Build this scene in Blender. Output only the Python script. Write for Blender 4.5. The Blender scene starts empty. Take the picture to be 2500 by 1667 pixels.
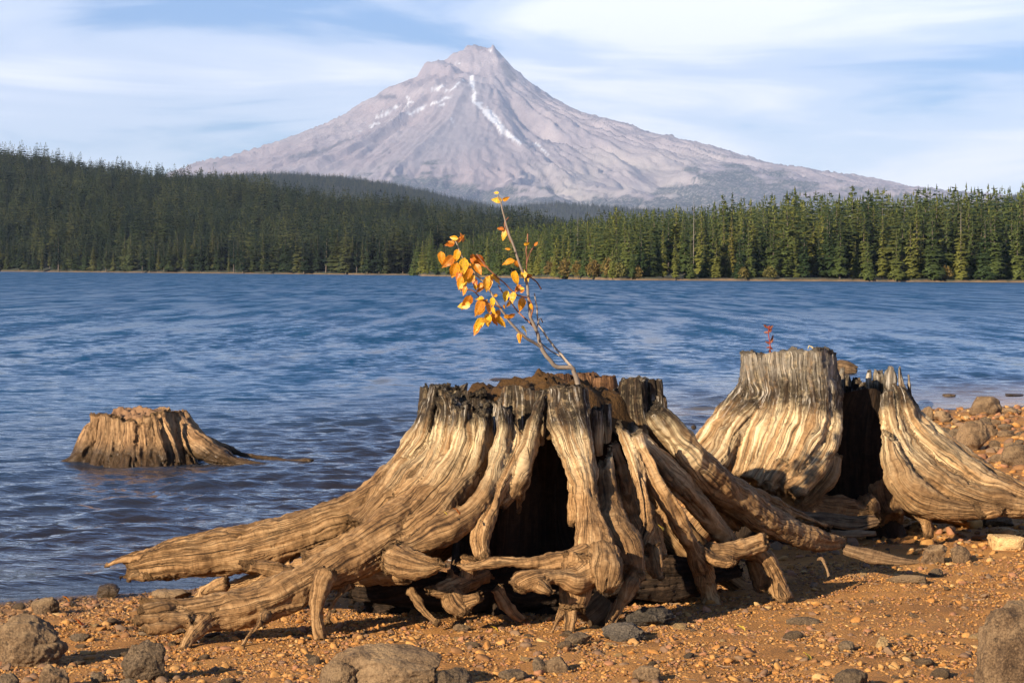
import bpy, math, random
import numpy as np
from mathutils import Matrix, Vector

# ------------------------------------------------------------------ camera, sky, sun, exposure
FPX, PX0, PY0, ROLL, HC = 5500.0, 1250.0, 663.5, math.radians(0.39), 1.6
scene = bpy.context.scene
COL = scene.collection
cam_d = bpy.data.cameras.new('camera'); cam = bpy.data.objects.new('camera', cam_d); COL.objects.link(cam)
cam_d.sensor_fit = 'HORIZONTAL'; cam_d.sensor_width = 36.0; cam_d.lens = 36.0 * FPX / 2500.0
cam_d.shift_y = -(833.5 - PY0) / 2500.0
cam_d.clip_start = 0.1; cam_d.clip_end = 120000.0
cr, sr = math.cos(ROLL), math.sin(ROLL)
cam.matrix_world = Matrix(((cr, -sr, 0, 0), (0, 0, -1, 0), (sr, cr, 0, HC), (0, 0, 0, 1)))
scene.camera = cam

SUN_EL = math.radians(20.5)
SUN_TRAVEL = Vector((1.0, 1.2, 0)).normalized()            # horizontal direction in which the light travels
sd = bpy.data.lights.new('sun', 'SUN'); sd.energy = 5.0; sd.angle = math.radians(0.5); sd.color = (1.0, 0.87, 0.67)
sun = bpy.data.objects.new('sun', sd); COL.objects.link(sun)
trav = Vector((SUN_TRAVEL.x * math.cos(SUN_EL), SUN_TRAVEL.y * math.cos(SUN_EL), -math.sin(SUN_EL)))
sun.rotation_euler = trav.to_track_quat('-Z', 'Y').to_euler(); sun.location = (-20, -20, 30)

world = bpy.data.worlds.new('World'); scene.world = world; world.use_nodes = True
wn = world.node_tree; wn.nodes.clear()
def N(tree, typ, **kw):
    n = tree.nodes.new(typ)
    for k, v in kw.items():
        if k in n.inputs: n.inputs[k].default_value = v
        else: setattr(n, k, v)
    return n
def L(tree, a, b): tree.links.new(a, b)
def math_node(tree, op, a, b=None, clamp=False):
    n = tree.nodes.new('ShaderNodeMath'); n.operation = op; n.use_clamp = clamp
    for i, v in enumerate((a, b)):
        if v is None: continue
        if isinstance(v, (int, float)): n.inputs[i].default_value = v
        else: tree.links.new(v, n.inputs[i])
    return n.outputs[0]
def ramp(tree, fac, stops, interp='LINEAR'):
    n = tree.nodes.new('ShaderNodeValToRGB'); n.color_ramp.interpolation = interp
    e = n.color_ramp.elements
    while len(e) < len(stops): e.new(0.5)
    for i, (p, c) in enumerate(stops):
        e[i].position = p
        e[i].color = (c, c, c, 1) if isinstance(c, (int, float)) else (*c, 1)
    tree.links.new(fac, n.inputs[0]); return n.outputs[0]
def mixc(tree, fac, a, b, blend='MIX'):
    n = tree.nodes.new('ShaderNodeMix'); n.data_type = 'RGBA'; n.blend_type = blend
    for i, v in ((0, fac), (6, a), (7, b)):
        if isinstance(v, (int, float)): n.inputs[i].default_value = v
        elif isinstance(v, tuple): n.inputs[i].default_value = (*v, 1)
        else: tree.links.new(v, n.inputs[i])
    return n.outputs[2]

sky = N(wn, 'ShaderNodeTexSky', sky_type='NISHITA', sun_disc=False)
sky.sun_elevation = SUN_EL
sky.sun_rotation = math.atan2(-SUN_TRAVEL.x, -SUN_TRAVEL.y)
sky.altitude = 980.0; sky.air_density = 1.0; sky.dust_density = 0.1; sky.ozone_density = 3.0
tc = N(wn, 'ShaderNodeTexCoord')
sep = N(wn, 'ShaderNodeSeparateXYZ'); L(wn, tc.outputs['Generated'], sep.inputs[0])
# thin high cloud: streaks drawn out along the horizon, thinned overhead, out of view, to lower the fill light
mp = N(wn, 'ShaderNodeMapping'); mp.inputs['Scale'].default_value = (5.0, 5.0, 34.0); mp.inputs['Location'].default_value = (1.7, 0.4, 0.35); mp.inputs['Rotation'].default_value = (0, math.radians(-2.5), 0)
L(wn, tc.outputs['Generated'], mp.inputs[0])
n1 = N(wn, 'ShaderNodeTexNoise', Scale=1.0, Detail=7.0, Roughness=0.52, Distortion=0.55); L(wn, mp.outputs[0], n1.inputs['Vector'])
mp2 = N(wn, 'ShaderNodeMapping'); mp2.inputs['Scale'].default_value = (2.4, 2.4, 12.0); mp2.inputs['Location'].default_value = (4.1, 2.2, 1.0)
L(wn, tc.outputs['Generated'], mp2.inputs[0])
n2 = N(wn, 'ShaderNodeTexNoise', Scale=1.0, Detail=3.0, Roughness=0.5); L(wn, mp2.outputs[0], n2.inputs['Vector'])
cl = math_node(wn, 'ADD', math_node(wn, 'MULTIPLY', n1.outputs[0], 0.6), math_node(wn, 'MULTIPLY', n2.outputs[0], 0.55))
cover = ramp(wn, cl, [(0.50, 0.0), (0.57, 0.5), (0.68, 1.0)], 'EASE')
hi = ramp(wn, sep.outputs[2], [(0.0, 1.0), (0.12, 0.9), (0.18, 0.2), (0.35, 0.06), (1.0, 0.02)])
cover = math_node(wn, 'MULTIPLY', cover, hi)
bg1 = N(wn, 'ShaderNodeBackground', Strength=0.065); L(wn, mixc(wn, 1.0, sky.outputs[0], (0.64, 0.90, 1.25), 'MULTIPLY'), bg1.inputs[0])
bg2 = N(wn, 'ShaderNodeBackground', Color=(0.94, 0.95, 1.0, 1), Strength=0.95)
ms = N(wn, 'ShaderNodeMixShader'); L(wn, cover, ms.inputs[0]); L(wn, bg1.outputs[0], ms.inputs[1]); L(wn, bg2.outputs[0], ms.inputs[2])
wo = N(wn, 'ShaderNodeOutputWorld'); L(wn, ms.outputs[0], wo.inputs[0])

vs = scene.view_settings
vs.view_transform = 'Standard'; vs.look = 'None'; vs.exposure = 0.85; vs.gamma = 1.0; vs.use_curve_mapping = False
cy = scene.cycles
cy.use_light_tree = False; cy.max_bounces = 4; cy.diffuse_bounces = 2; cy.glossy_bounces = 3; cy.transmission_bounces = 3; cy.transparent_max_bounces = 8
cy.volume_bounces = 0; cy.use_denoising = True; cy.sample_clamp_indirect = 4.0; cy.caustics_reflective = False; cy.caustics_refractive = False

# ------------------------------------------------------------------ helpers
def unproj(px, py, D):
    """a pixel of the photograph at depth D metres -> world point"""
    a = (np.asarray(px, float) - PX0) / FPX; b = -(np.asarray(py, float) - PY0) / FPX
    return np.stack([(a * cr - b * sr) * D, np.ones_like(a) * D, HC + (a * sr + b * cr) * D], -1)
def proj(P):
    P = np.asarray(P, float); x = P[..., 0] / P[..., 1]; z = (P[..., 2] - HC) / P[..., 1]
    a = x * cr + z * sr; b = -x * sr + z * cr
    return PX0 + a * FPX, PY0 - b * FPX
def hor(px): return PY0 + math.tan(ROLL) * (np.asarray(px, float) - PX0)

def _hash(ix, iy, iz, seed):
    h = (ix.astype(np.uint32) * np.uint32(374761393) + iy.astype(np.uint32) * np.uint32(668265263)
         + iz.astype(np.uint32) * np.uint32(2246822519) + np.uint32((seed * 3266489917) & 0xffffffff))
    h = (h ^ (h >> np.uint32(13))) * np.uint32(1274126177)
    h = (h ^ (h >> np.uint32(16))) * np.uint32(2654435769)
    return ((h ^ (h >> np.uint32(15))) & np.uint32(0xffffff)).astype(np.float64) / 8388607.5 - 1.0
def vnoise(x, y, z=0.0, seed=0):
    x, y, z = np.broadcast_arrays(np.asarray(x, float), np.asarray(y, float), np.asarray(z, float))
    fx, fy, fz = np.floor(x), np.floor(y), np.floor(z)
    ix, iy, iz = fx.astype(np.int64), fy.astype(np.int64), fz.astype(np.int64)
    u, v, w = x - fx, y - fy, z - fz
    u = u * u * u * (u * (u * 6 - 15) + 10); v = v * v * v * (v * (v * 6 - 15) + 10); w = w * w * w * (w * (w * 6 - 15) + 10)
    out = 0.0
    for dx in (0, 1):
        for dy in (0, 1):
            for dz in (0, 1):
                out = out + _hash(ix + dx, iy + dy, iz + dz, seed) * (u if dx else 1 - u) * (v if dy else 1 - v) * (w if dz else 1 - w)
    return out
def fbm(x, y, z=0.0, seed=0, octv=4, gain=0.5):
    s, a, f = 0.0, 1.0, 1.0
    for o in range(octv):
        s = s + a * vnoise(np.asarray(x) * f, np.asarray(y) * f, np.asarray(z) * f, seed + o * 17); a *= gain; f *= 2.03
    return s
def ridged(x, y, z=0.0, seed=0, octv=4, gain=0.5):
    s, a, f = 0.0, 1.0, 1.0
    for o in range(octv):
        s = s + a * (1 - 2 * np.abs(vnoise(np.asarray(x) * f, np.asarray(y) * f, np.asarray(z) * f, seed + o * 31))); a *= gain; f *= 2.07
    return s
def sstep(a, b, x):
    t = np.clip((np.asarray(x, float) - a) / (b - a), 0, 1); return t * t * (3 - 2 * t)
def table(pts):
    xs = [p[0] for p in pts]; ys = [p[1] for p in pts]
    return lambda x: np.interp(x, xs, ys)

def make_mesh(name, V, F, smooth=True, uv=None, attrs=None, mats=None, fmat=None):
    me = bpy.data.meshes.new(name)
    V = np.asarray(V, np.float32); me.vertices.add(len(V)); me.vertices.foreach_set('co', V.ravel())
    if isinstance(F, np.ndarray):
        k = F.shape[1]; n = len(F); loops = F.ravel().astype(np.int32); starts = np.arange(n, dtype=np.int32) * k
    else:
        n = len(F); loops = np.fromiter((i for f in F for i in f), np.int32); ln = np.fromiter((len(f) for f in F), np.int32)
        starts = np.concatenate([[0], np.cumsum(ln)[:-1]]).astype(np.int32)
    me.loops.add(len(loops)); me.loops.foreach_set('vertex_index', loops)
    me.polygons.add(n); me.polygons.foreach_set('loop_start', starts)
    if smooth: me.polygons.foreach_set('use_smooth', np.ones(n, bool))
    for m in (mats or []): me.materials.append(m)
    if fmat is not None: me.polygons.foreach_set('material_index', np.asarray(fmat, np.int32))
    if uv is not None:
        l = me.uv_layers.new(name='UVMap'); l.data.foreach_set('uv', np.asarray(uv, np.float32)[loops].ravel())
    for an, av in (attrs or {}).items():
        at = me.attributes.new(an, 'FLOAT', 'POINT'); at.data.foreach_set('value', np.asarray(av, np.float32).ravel())
    me.update(calc_edges=True); me.validate()
    return me
def link(name, me, parent=None, loc=(0, 0, 0)):
    o = bpy.data.objects.new(name, me); COL.objects.link(o); o.location = loc
    if parent is not None: o.parent = parent
    return o
def tag(o, label=None, cat=None, group=None, kind=None):
    if label: o['label'] = label
    if cat: o['category'] = cat
    if group: o['group'] = group
    if kind: o['kind'] = kind
    return o
def thing(name, label, cat, loc, group=None):
    o = bpy.data.objects.new(name, None); COL.objects.link(o); o.location = loc; o.empty_display_size = 0.1
    return tag(o, label, cat, group)
def grid_faces(nr, nc, wrap=False):
    r = np.arange(nr - 1)[:, None]; c = np.arange(nc if wrap else nc - 1)[None, :]
    a = r * nc + c; b = r * nc + (c + 1) % nc
    return np.stack([a, b, b + nc, a + nc], -1).reshape(-1, 4)
def mat(name):
    m = bpy.data.materials.new(name); m.use_nodes = True; t = m.node_tree; t.nodes.clear()
    p = N(t, 'ShaderNodeBsdfPrincipled'); o = N(t, 'ShaderNodeOutputMaterial'); L(t, p.outputs[0], o.inputs[0])
    return m, t, p, o

# scatter: one object of kind stuff whose points carry instances of small meshes
def proto_collection(name, meshes):
    c = bpy.data.collections.new(name)
    for i, me in enumerate(meshes):
        c.objects.link(bpy.data.objects.new('%s_%02d' % (name, i), me))
    return c
_groups = {}
def scatter_group(coll):
    if coll.name in _groups: return _groups[coll.name]
    g = bpy.data.node_groups.new('scatter_' + coll.name, 'GeometryNodeTree')
    g.interface.new_socket('Geometry', in_out='INPUT', socket_type='NodeSocketGeometry')
    g.interface.new_socket('Geometry', in_out='OUTPUT', socket_type='NodeSocketGeometry')
    gi, go = g.nodes.new('NodeGroupInput'), g.nodes.new('NodeGroupOutput')
    ip = g.nodes.new('GeometryNodeInstanceOnPoints'); ci = g.nodes.new('GeometryNodeCollectionInfo')
    ci.inputs['Collection'].default_value = coll; ci.inputs['Separate Children'].default_value = True; ci.inputs['Reset Children'].default_value = True
    ip.inputs['Pick Instance'].default_value = True
    def na(nm, ty):
        n = g.nodes.new('GeometryNodeInputNamedAttribute'); n.data_type = ty; n.inputs['Name'].default_value = nm; return n.outputs[0]
    g.links.new(gi.outputs[0], ip.inputs['Points']); g.links.new(ci.outputs[0], ip.inputs['Instance'])
    g.links.new(na('idx', 'INT'), ip.inputs['Instance Index'])
    g.links.new(na('rot', 'FLOAT_VECTOR'), ip.inputs['Rotation']); g.links.new(na('scl', 'FLOAT_VECTOR'), ip.inputs['Scale'])
    g.links.new(ip.outputs[0], go.inputs[0]); _groups[coll.name] = g
    return g
def scatter(name, P, rot, scl, idx, coll, label, cat):
    me = bpy.data.meshes.new(name); P = np.asarray(P, np.float32)
    me.vertices.add(len(P)); me.vertices.foreach_set('co', P.ravel())
    for nm, ty, v in (('rot', 'FLOAT_VECTOR', rot), ('scl', 'FLOAT_VECTOR', scl)):
        a = me.attributes.new(nm, ty, 'POINT'); a.data.foreach_set('vector', np.asarray(v, np.float32).ravel())
    a = me.attributes.new('idx', 'INT', 'POINT'); a.data.foreach_set('value', np.asarray(idx, np.int32))
    me.update()
    o = link(name, me); tag(o, label, cat, kind='stuff')
    md = o.modifiers.new('scatter', 'NODES'); md.node_group = scatter_group(coll)
    return o
rng = np.random.default_rng(7)

# ------------------------------------------------------------------ materials
def wood_material(name, zc=(0.86, 0.98), char=1.0, pale=0.5, wet=None, base=((0.085, 0.040, 0.015), (0.29, 0.155, 0.062), (0.49, 0.295, 0.135)), white=0.5, palez=(0.55, 0.85), grey=0.0):
    """weathered grey-brown drift wood; UV runs round the root (u) and along the grain (v), both in metres"""
    m, t, p, o = mat(name)
    uv = N(t, 'ShaderNodeUVMap'); uv.uv_map = 'UVMap'
    oi = N(t, 'ShaderNodeObjectInfo'); geo = N(t, 'ShaderNodeNewGeometry')
    sp = N(t, 'ShaderNodeSeparateXYZ'); L(t, geo.outputs['Position'], sp.inputs[0])
    off = N(t, 'ShaderNodeCombineXYZ'); L(t, math_node(t, 'MULTIPLY', oi.outputs['Random'], 37.0), off.inputs[2])
    def grain(su, sv, detail, rough, dist):
        mp = N(t, 'ShaderNodeMapping'); mp.inputs['Scale'].default_value = (su, sv, 1); L(t, uv.outputs[0], mp.inputs[0])
        ad = N(t, 'ShaderNodeVectorMath', operation='ADD'); L(t, mp.outputs[0], ad.inputs[0]); L(t, off.outputs[0], ad.inputs[1])
        n = N(t, 'ShaderNodeTexNoise', Scale=1.0, Detail=detail, Roughness=rough, Distortion=dist); L(t, ad.outputs[0], n.inputs['Vector'])
        return n.outputs[0]
    g1 = grain(95, 3.2, 4, 0.6, 0.35); g2 = grain(30, 1.5, 3, 0.6, 0.6); g3 = grain(260, 9, 2, 0.6, 0.2)
    patch = N(t, 'ShaderNodeTexNoise', Scale=5.0, Detail=5.0, Roughness=0.65); L(t, geo.outputs['Position'], patch.inputs['Vector'])
    blot = N(t, 'ShaderNodeTexNoise', Scale=28.0, Detail=4.0, Roughness=0.7); L(t, geo.outputs['Position'], blot.inputs['Vector'])
    # cross checks: fine cracks across the grain
    chk = grain(26, 210, 3, 0.6, 1.2)
    lines = math_node(t, 'MULTIPLY', ramp(t, math_node(t, 'ABSOLUTE', math_node(t, 'SUBTRACT', grain(60, 1.1, 2, 0.5, 0.8), 0.5)), [(0.004, 1.0), (0.02, 0.0)]), ramp(t, g2, [(0.4, 0.25), (0.58, 1.0)]))
    tone = math_node(t, 'ADD', math_node(t, 'MULTIPLY', g1, 0.45), math_node(t, 'ADD', math_node(t, 'MULTIPLY', patch.outputs[0], 0.4), math_node(t, 'MULTIPLY', blot.outputs[0], 0.3)))
    col = ramp(t, tone, [(0.44, base[0]), (0.57, base[1]), (0.72, base[2])])
    hv = N(t, 'ShaderNodeHueSaturation'); L(t, col, hv.inputs['Color']); L(t, math_node(t, 'ADD', math_node(t, 'MULTIPLY', oi.outputs['Random'], 0.4), 0.72), hv.inputs['Value']); col = hv.outputs[0]
    # bleached zone
    if pale:
        zn = math_node(t, 'ADD', sp.outputs[2], math_node(t, 'MULTIPLY', math_node(t, 'SUBTRACT', patch.outputs[0], 0.5), 0.35))
        pz = ramp(t, math_node(t, 'DIVIDE', math_node(t, 'SUBTRACT', zn, palez[0]), palez[1] - palez[0], True), [(0, 0.0), (1, 1.0)])
        pf = math_node(t, 'MULTIPLY', pz, math_node(t, 'MULTIPLY', ramp(t, g2, [(0.42, 0.05), (0.62, 1.0)]), pale))
        col = mixc(t, pf, col, (0.80, 0.61, 0.35))
    # sooty weathered cap with bleached flakes
    if char:
        zz = math_node(t, 'ADD', sp.outputs[2], math_node(t, 'ADD', math_node(t, 'MULTIPLY', math_node(t, 'SUBTRACT', g1, 0.5), 0.12), math_node(t, 'MULTIPLY', math_node(t, 'SUBTRACT', patch.outputs[0], 0.5), 0.28)))
        cf = math_node(t, 'MULTIPLY', ramp(t, math_node(t, 'DIVIDE', math_node(t, 'SUBTRACT', zz, zc[0]), zc[1] - zc[0], True), [(0, 0.0), (1, 1.0)], 'EASE'), ramp(t, blot.outputs[0], [(0.36, 0.65), (0.5, 1.0)]))
        fl = math_node(t, 'ADD', math_node(t, 'MULTIPLY', grain(75, 5.0, 4, 0.65, 0.3), 0.7), math_node(t, 'MULTIPLY', patch.outputs[0], 0.3))
        cc = ramp(t, fl, [(0.44, (0.010, 0.007, 0.005)), (0.58 - 0.06 * white, (0.030, 0.021, 0.015)), (0.70 - 0.08 * white, (0.50, 0.44, 0.36))])
        if grey: cc = mixc(t, math_node(t, 'MULTIPLY', ramp(t, math_node(t, 'SUBTRACT', zz, 0.1), [(0.86, 0.0), (0.98, 1.0)]), grey), cc, ramp(t, fl, [(0.38, (0.07, 0.055, 0.042)), (0.6, (0.36, 0.31, 0.245))]))
        col = mixc(t, math_node(t, 'MULTIPLY', cf, char), col, cc)
    crack = math_node(t, 'MAXIMUM', ramp(t, g1, [(0.30, 1.0), (0.40, 0.0)]), lines)
    col = mixc(t, math_node(t, 'MULTIPLY', crack, 0.8), col, (0.03, 0.018, 0.01))
    chkf = ramp(t, chk, [(0.28, 1.0), (0.40, 0.0)])
    col = mixc(t, math_node(t, 'MULTIPLY', chkf, 0.35), col, (0.07, 0.04, 0.02))
    if wet:
        zw = math_node(t, 'ADD', sp.outputs[2], math_node(t, 'MULTIPLY', math_node(t, 'SUBTRACT', blot.outputs[0], 0.5), 0.12))
        wf = ramp(t, math_node(t, 'DIVIDE', math_node(t, 'SUBTRACT', zw, wet[0]), wet[1] - wet[0], True), [(0, 1.0), (1, 0.0)])
        col = mixc(t, math_node(t, 'MULTIPLY', wf, 0.85), col, (0.035, 0.022, 0.012))
        L(t, math_node(t, 'SUBTRACT', 0.85, math_node(t, 'MULTIPLY', wf, 0.5)), p.inputs['Roughness'])
    else:
        p.inputs['Roughness'].default_value = 0.85
    p.inputs['Specular IOR Level'].default_value = 0.2
    L(t, col, p.inputs['Base Color'])
    hgt = math_node(t, 'ADD', math_node(t, 'MULTIPLY', ramp(t, g1, [(0.28, 0.0), (0.5, 1.0)]), 0.7), math_node(t, 'ADD', math_node(t, 'MULTIPLY', g3, 0.35), math_node(t, 'MULTIPLY', ramp(t, chk, [(0.26, 0.0), (0.42, 1.0)]), 0.35)))
    hgt = math_node(t, 'ADD', hgt, math_node(t, 'MULTIPLY', blot.outputs[0], 0.5))
    hgt = math_node(t, 'SUBTRACT', hgt, math_node(t, 'MULTIPLY', lines, 0.9))
    b = N(t, 'ShaderNodeBump', Strength=1.0, Distance=0.007); L(t, hgt, b.inputs['Height']); L(t, b.outputs[0], p.inputs['Normal'])
    return m

def stone_material(name, cols, scale=6.0, speck=0.5, rough=0.85, wet=False, dust=None):
    m, t, p, o = mat(name)
    oi = N(t, 'ShaderNodeObjectInfo'); tcn = N(t, 'ShaderNodeTexCoord')
    ad = N(t, 'ShaderNodeVectorMath', operation='ADD'); L(t, tcn.outputs['Object'], ad.inputs[0]); L(t, oi.outputs['Location'], ad.inputs[1])
    n1 = N(t, 'ShaderNodeTexNoise', Scale=scale, Detail=6.0, Roughness=0.65); L(t, ad.outputs[0], n1.inputs['Vector'])
    n2 = N(t, 'ShaderNodeTexNoise', Scale=scale * 22, Detail=3.0, Roughness=0.7); L(t, ad.outputs[0], n2.inputs['Vector'])
    f = math_node(t, 'ADD', math_node(t, 'MULTIPLY', n1.outputs[0], 0.5), math_node(t, 'MULTIPLY', n2.outputs[0], 0.5))
    col = ramp(t, f, [(0.41, cols[0]), (0.5, cols[1]), (0.6, cols[2])])
    n4 = N(t, 'ShaderNodeTexNoise', Scale=scale * 9, Detail=5.0, Roughness=0.75); L(t, ad.outputs[0], n4.inputs['Vector'])
    col = mixc(t, ramp(t, n4.outputs[0], [(0.36, 0.75), (0.44, 0.0)]), col, (0.03, 0.02, 0.012))
    hsv = N(t, 'ShaderNodeHueSaturation'); L(t, col, hsv.inputs['Color'])
    L(t, math_node(t, 'ADD', math_node(t, 'MULTIPLY', oi.outputs['Random'], 0.5), 0.75), hsv.inputs['Value'])
    c2 = hsv.outputs[0]
    if dust:
        ge = N(t, 'ShaderNodeNewGeometry'); sn = N(t, 'ShaderNodeSeparateXYZ'); L(t, ge.outputs['Normal'], sn.inputs[0])
        df = math_node(t, 'MULTIPLY', ramp(t, sn.outputs[2], [(0.3, 0.0), (0.95, 1.0)]), ramp(t, n1.outputs[0], [(0.42, 0.0), (0.62, 0.55)]))
        c2 = mixc(t, df, c2, dust)
    L(t, c2, p.inputs['Base Color']); p.inputs['Roughness'].default_value = rough; p.inputs['Specular IOR Level'].default_value = 0.25
    n3 = N(t, 'ShaderNodeTexNoise', Scale=scale * 7, Detail=6.0, Roughness=0.72); L(t, ad.outputs[0], n3.inputs['Vector'])
    b = N(t, 'ShaderNodeBump', Strength=1.0, Distance=0.014); L(t, n3.outputs[0], b.inputs['Height']); L(t, b.outputs[0], p.inputs['Normal'])
    return m

M_rock = stone_material('brown_rock', ((0.075, 0.044, 0.023), (0.165, 0.10, 0.051), (0.26, 0.165, 0.086)), dust=(0.36, 0.23, 0.11))
M_rockg = stone_material('grey_rock', ((0.06, 0.039, 0.022), (0.125, 0.082, 0.046), (0.20, 0.135, 0.076)))
M_slate = stone_material('slate_rock', ((0.032, 0.025, 0.018), (0.072, 0.055, 0.039), (0.13, 0.10, 0.07)))
M_ochre = stone_material('ochre_rock', ((0.30, 0.17, 0.07), (0.46, 0.28, 0.115), (0.58, 0.38, 0.17)))
M_wetrock = stone_material('wet_rock', ((0.03, 0.02, 0.013), (0.06, 0.038, 0.022), (0.11, 0.07, 0.04)), rough=0.35)

def pebble_material():
    m, t, p, o = mat('pebble_stone')
    oi = N(t, 'ShaderNodeObjectInfo'); geo = N(t, 'ShaderNodeNewGeometry')
    col = ramp(t, oi.outputs['Random'], [(0.0, (0.41, 0.177, 0.042)), (0.2, (0.485, 0.232, 0.063)), (0.36, (0.27, 0.125, 0.045)), (0.5, (0.47, 0.241, 0.077)),
                                         (0.62, (0.20, 0.11, 0.06)), (0.74, (0.36, 0.16, 0.075)), (0.86, (0.22, 0.13, 0.07)), (0.95, (0.52, 0.31, 0.115)), (1.0, (0.36, 0.25, 0.17))], 'CONSTANT')
    n = N(t, 'ShaderNodeTexNoise', Scale=120.0, Detail=3.0, Roughness=0.6); L(t, geo.outputs['Position'], n.inputs['Vector'])
    nb = N(t, 'ShaderNodeTexNoise', Scale=1.1, Detail=3.0); L(t, geo.outputs['Position'], nb.inputs['Vector'])
    col = mixc(t, ramp(t, n.outputs[0], [(0.35, 0.35), (0.65, 0.0)]), col, (0.10, 0.055, 0.025))
    sx = N(t, 'ShaderNodeSeparateXYZ'); L(t, geo.outputs['Position'], sx.inputs[0])
    # the stones near the water are browner and greyer than the dry ochre gravel
    lf = math_node(t, 'ADD', math_node(t, 'MULTIPLY', math_node(t, 'ADD', sx.outputs[0], 2.1), -1.0), math_node(t, 'MULTIPLY', math_node(t, 'SUBTRACT', sx.outputs[1], 9.0), 0.35))
    lf = math_node(t, 'ADD', lf, math_node(t, 'MULTIPLY', math_node(t, 'SUBTRACT', nb.outputs[0], 0.5), 1.4))
    col = mixc(t, math_node(t, 'MULTIPLY', ramp(t, lf, [(0.0, 0.0), (0.7, 1.0)]), 0.5), col, (0.21, 0.13, 0.072))
    wd = math_node(t, 'SUBTRACT', math_node(t, 'MULTIPLY', math_node(t, 'ADD', sx.outputs[0], 2.42), 0.597), math_node(t, 'MULTIPLY', math_node(t, 'SUBTRACT', sx.outputs[1], 10.67), 0.802))
    wd = math_node(t, 'ADD', wd, math_node(t, 'MULTIPLY', math_node(t, 'SUBTRACT', nb.outputs[0], 0.5), 0.4))
    wetf = math_node(t, 'MULTIPLY', ramp(t, wd, [(0.05, 1.0), (0.32, 0.0)]), math_node(t, 'LESS_THAN', sx.outputs[1], 13.0))
    col = mixc(t, math_node(t, 'MULTIPLY', wetf, 0.75), col, (0.04, 0.024, 0.014))
    L(t, col, p.inputs['Base Color']); L(t, math_node(t, 'SUBTRACT', 0.8, math_node(t, 'MULTIPLY', wetf, 0.5)), p.inputs['Roughness']); p.inputs['Specular IOR Level'].default_value = 0.25
    b = N(t, 'ShaderNodeBump', Strength=0.5, Distance=0.002); L(t, n.outputs[0], b.inputs['Height']); L(t, b.outputs[0], p.inputs['Normal'])
    return m
M_pebble = pebble_material()

def simple(name, color, rough=0.8, var=0.25, scale=20.0, bump=0.0, transl=None):
    m, t, p, o = mat(name)
    geo = N(t, 'ShaderNodeNewGeometry'); oi = N(t, 'ShaderNodeObjectInfo')
    n = N(t, 'ShaderNodeTexNoise', Scale=scale, Detail=4.0, Roughness=0.6); L(t, geo.outputs['Position'], n.inputs['Vector'])
    hsv = N(t, 'ShaderNodeHueSaturation'); hsv.inputs['Color'].default_value = (*color, 1)
    L(t, math_node(t, 'ADD', math_node(t, 'MULTIPLY', math_node(t, 'ADD', n.outputs[0], oi.outputs['Random']), var), 1 - var), hsv.inputs['Value'])
    L(t, hsv.outputs[0], p.inputs['Base Color']); p.inputs['Roughness'].default_value = rough; p.inputs['Specular IOR Level'].default_value = 0.25
    if bump:
        b = N(t, 'ShaderNodeBump', Strength=0.7, Distance=bump); L(t, n.outputs[0], b.inputs['Height']); L(t, b.outputs[0], p.inputs['Normal'])
    if transl:
        tr = N(t, 'ShaderNodeBsdfTranslucent'); L(t, hsv.outputs[0], tr.inputs[0])
        mx = N(t, 'ShaderNodeMixShader'); mx.inputs[0].default_value = transl
        L(t, p.outputs[0], mx.inputs[1]); L(t, tr.outputs[0], mx.inputs[2]); L(t, mx.outputs[0], o.inputs[0])
    return m

def foliage_material(name, a, b, c):
    m, t, p, o = mat(name)
    oi = N(t, 'ShaderNodeObjectInfo'); geo = N(t, 'ShaderNodeNewGeometry')
    col = ramp(t, oi.outputs['Random'], [(0.0, a), (0.55, b), (1.0, c)])
    n = N(t, 'ShaderNodeTexNoise', Scale=0.9, Detail=3.0); L(t, geo.outputs['Position'], n.inputs['Vector'])
    hsv = N(t, 'ShaderNodeHueSaturation'); L(t, col, hsv.inputs['Color'])
    nb = N(t, 'ShaderNodeTexNoise', Scale=0.02, Detail=3.0); L(t, geo.outputs['Position'], nb.inputs['Vector'])
    L(t, math_node(t, 'ADD', math_node(t, 'MULTIPLY', n.outputs[0], 0.8), math_node(t, 'MULTIPLY', nb.outputs[0], 1.1)), hsv.inputs['Value'])
    L(t, hsv.outputs[0], p.inputs['Base Color']); p.inputs['Roughness'].default_value = 0.7; p.inputs['Specular IOR Level'].default_value = 0.2
    tr = N(t, 'ShaderNodeBsdfTranslucent'); L(t, hsv.outputs[0], tr.inputs[0])
    mx = N(t, 'ShaderNodeMixShader'); mx.inputs[0].default_value = 0.2
    L(t, p.outputs[0], mx.inputs[1]); L(t, tr.outputs[0], mx.inputs[2]); L(t, mx.outputs[0], o.inputs[0])
    return m

# ------------------------------------------------------------------ beach
SHORE = np.array([(-14, 5.0), (-6.0, 8.6), (-2.42, 10.67), (-1.44, 11.4), (-0.2, 14.0), (0.9, 18.0), (1.75, 21.6), (3.3, 24.6), (4.9, 26.3), (9, 29.5), (20, 33)], float)
def shore_dist(x, y):
    """signed distance to the water line, positive on land"""
    x, y = np.broadcast_arrays(np.asarray(x, float), np.asarray(y, float))
    best = np.full(x.shape, 1e9); sgn = np.ones(x.shape)
    for (ax, ay), (bx, by) in zip(SHORE[:-1], SHORE[1:]):
        dx, dy = bx - ax, by - ay
        t = np.clip(((x - ax) * dx + (y - ay) * dy) / (dx * dx + dy * dy), 0, 1)
        d = np.hypot(x - ax - t * dx, y - ay - t * dy)
        s = np.where((dx * (y - ay) - dy * (x - ax)) > 0, -1.0, 1.0)
        m = d < best; sgn = np.where(m, s, sgn); best = np.where(m, d, best)
    return best * sgn
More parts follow.
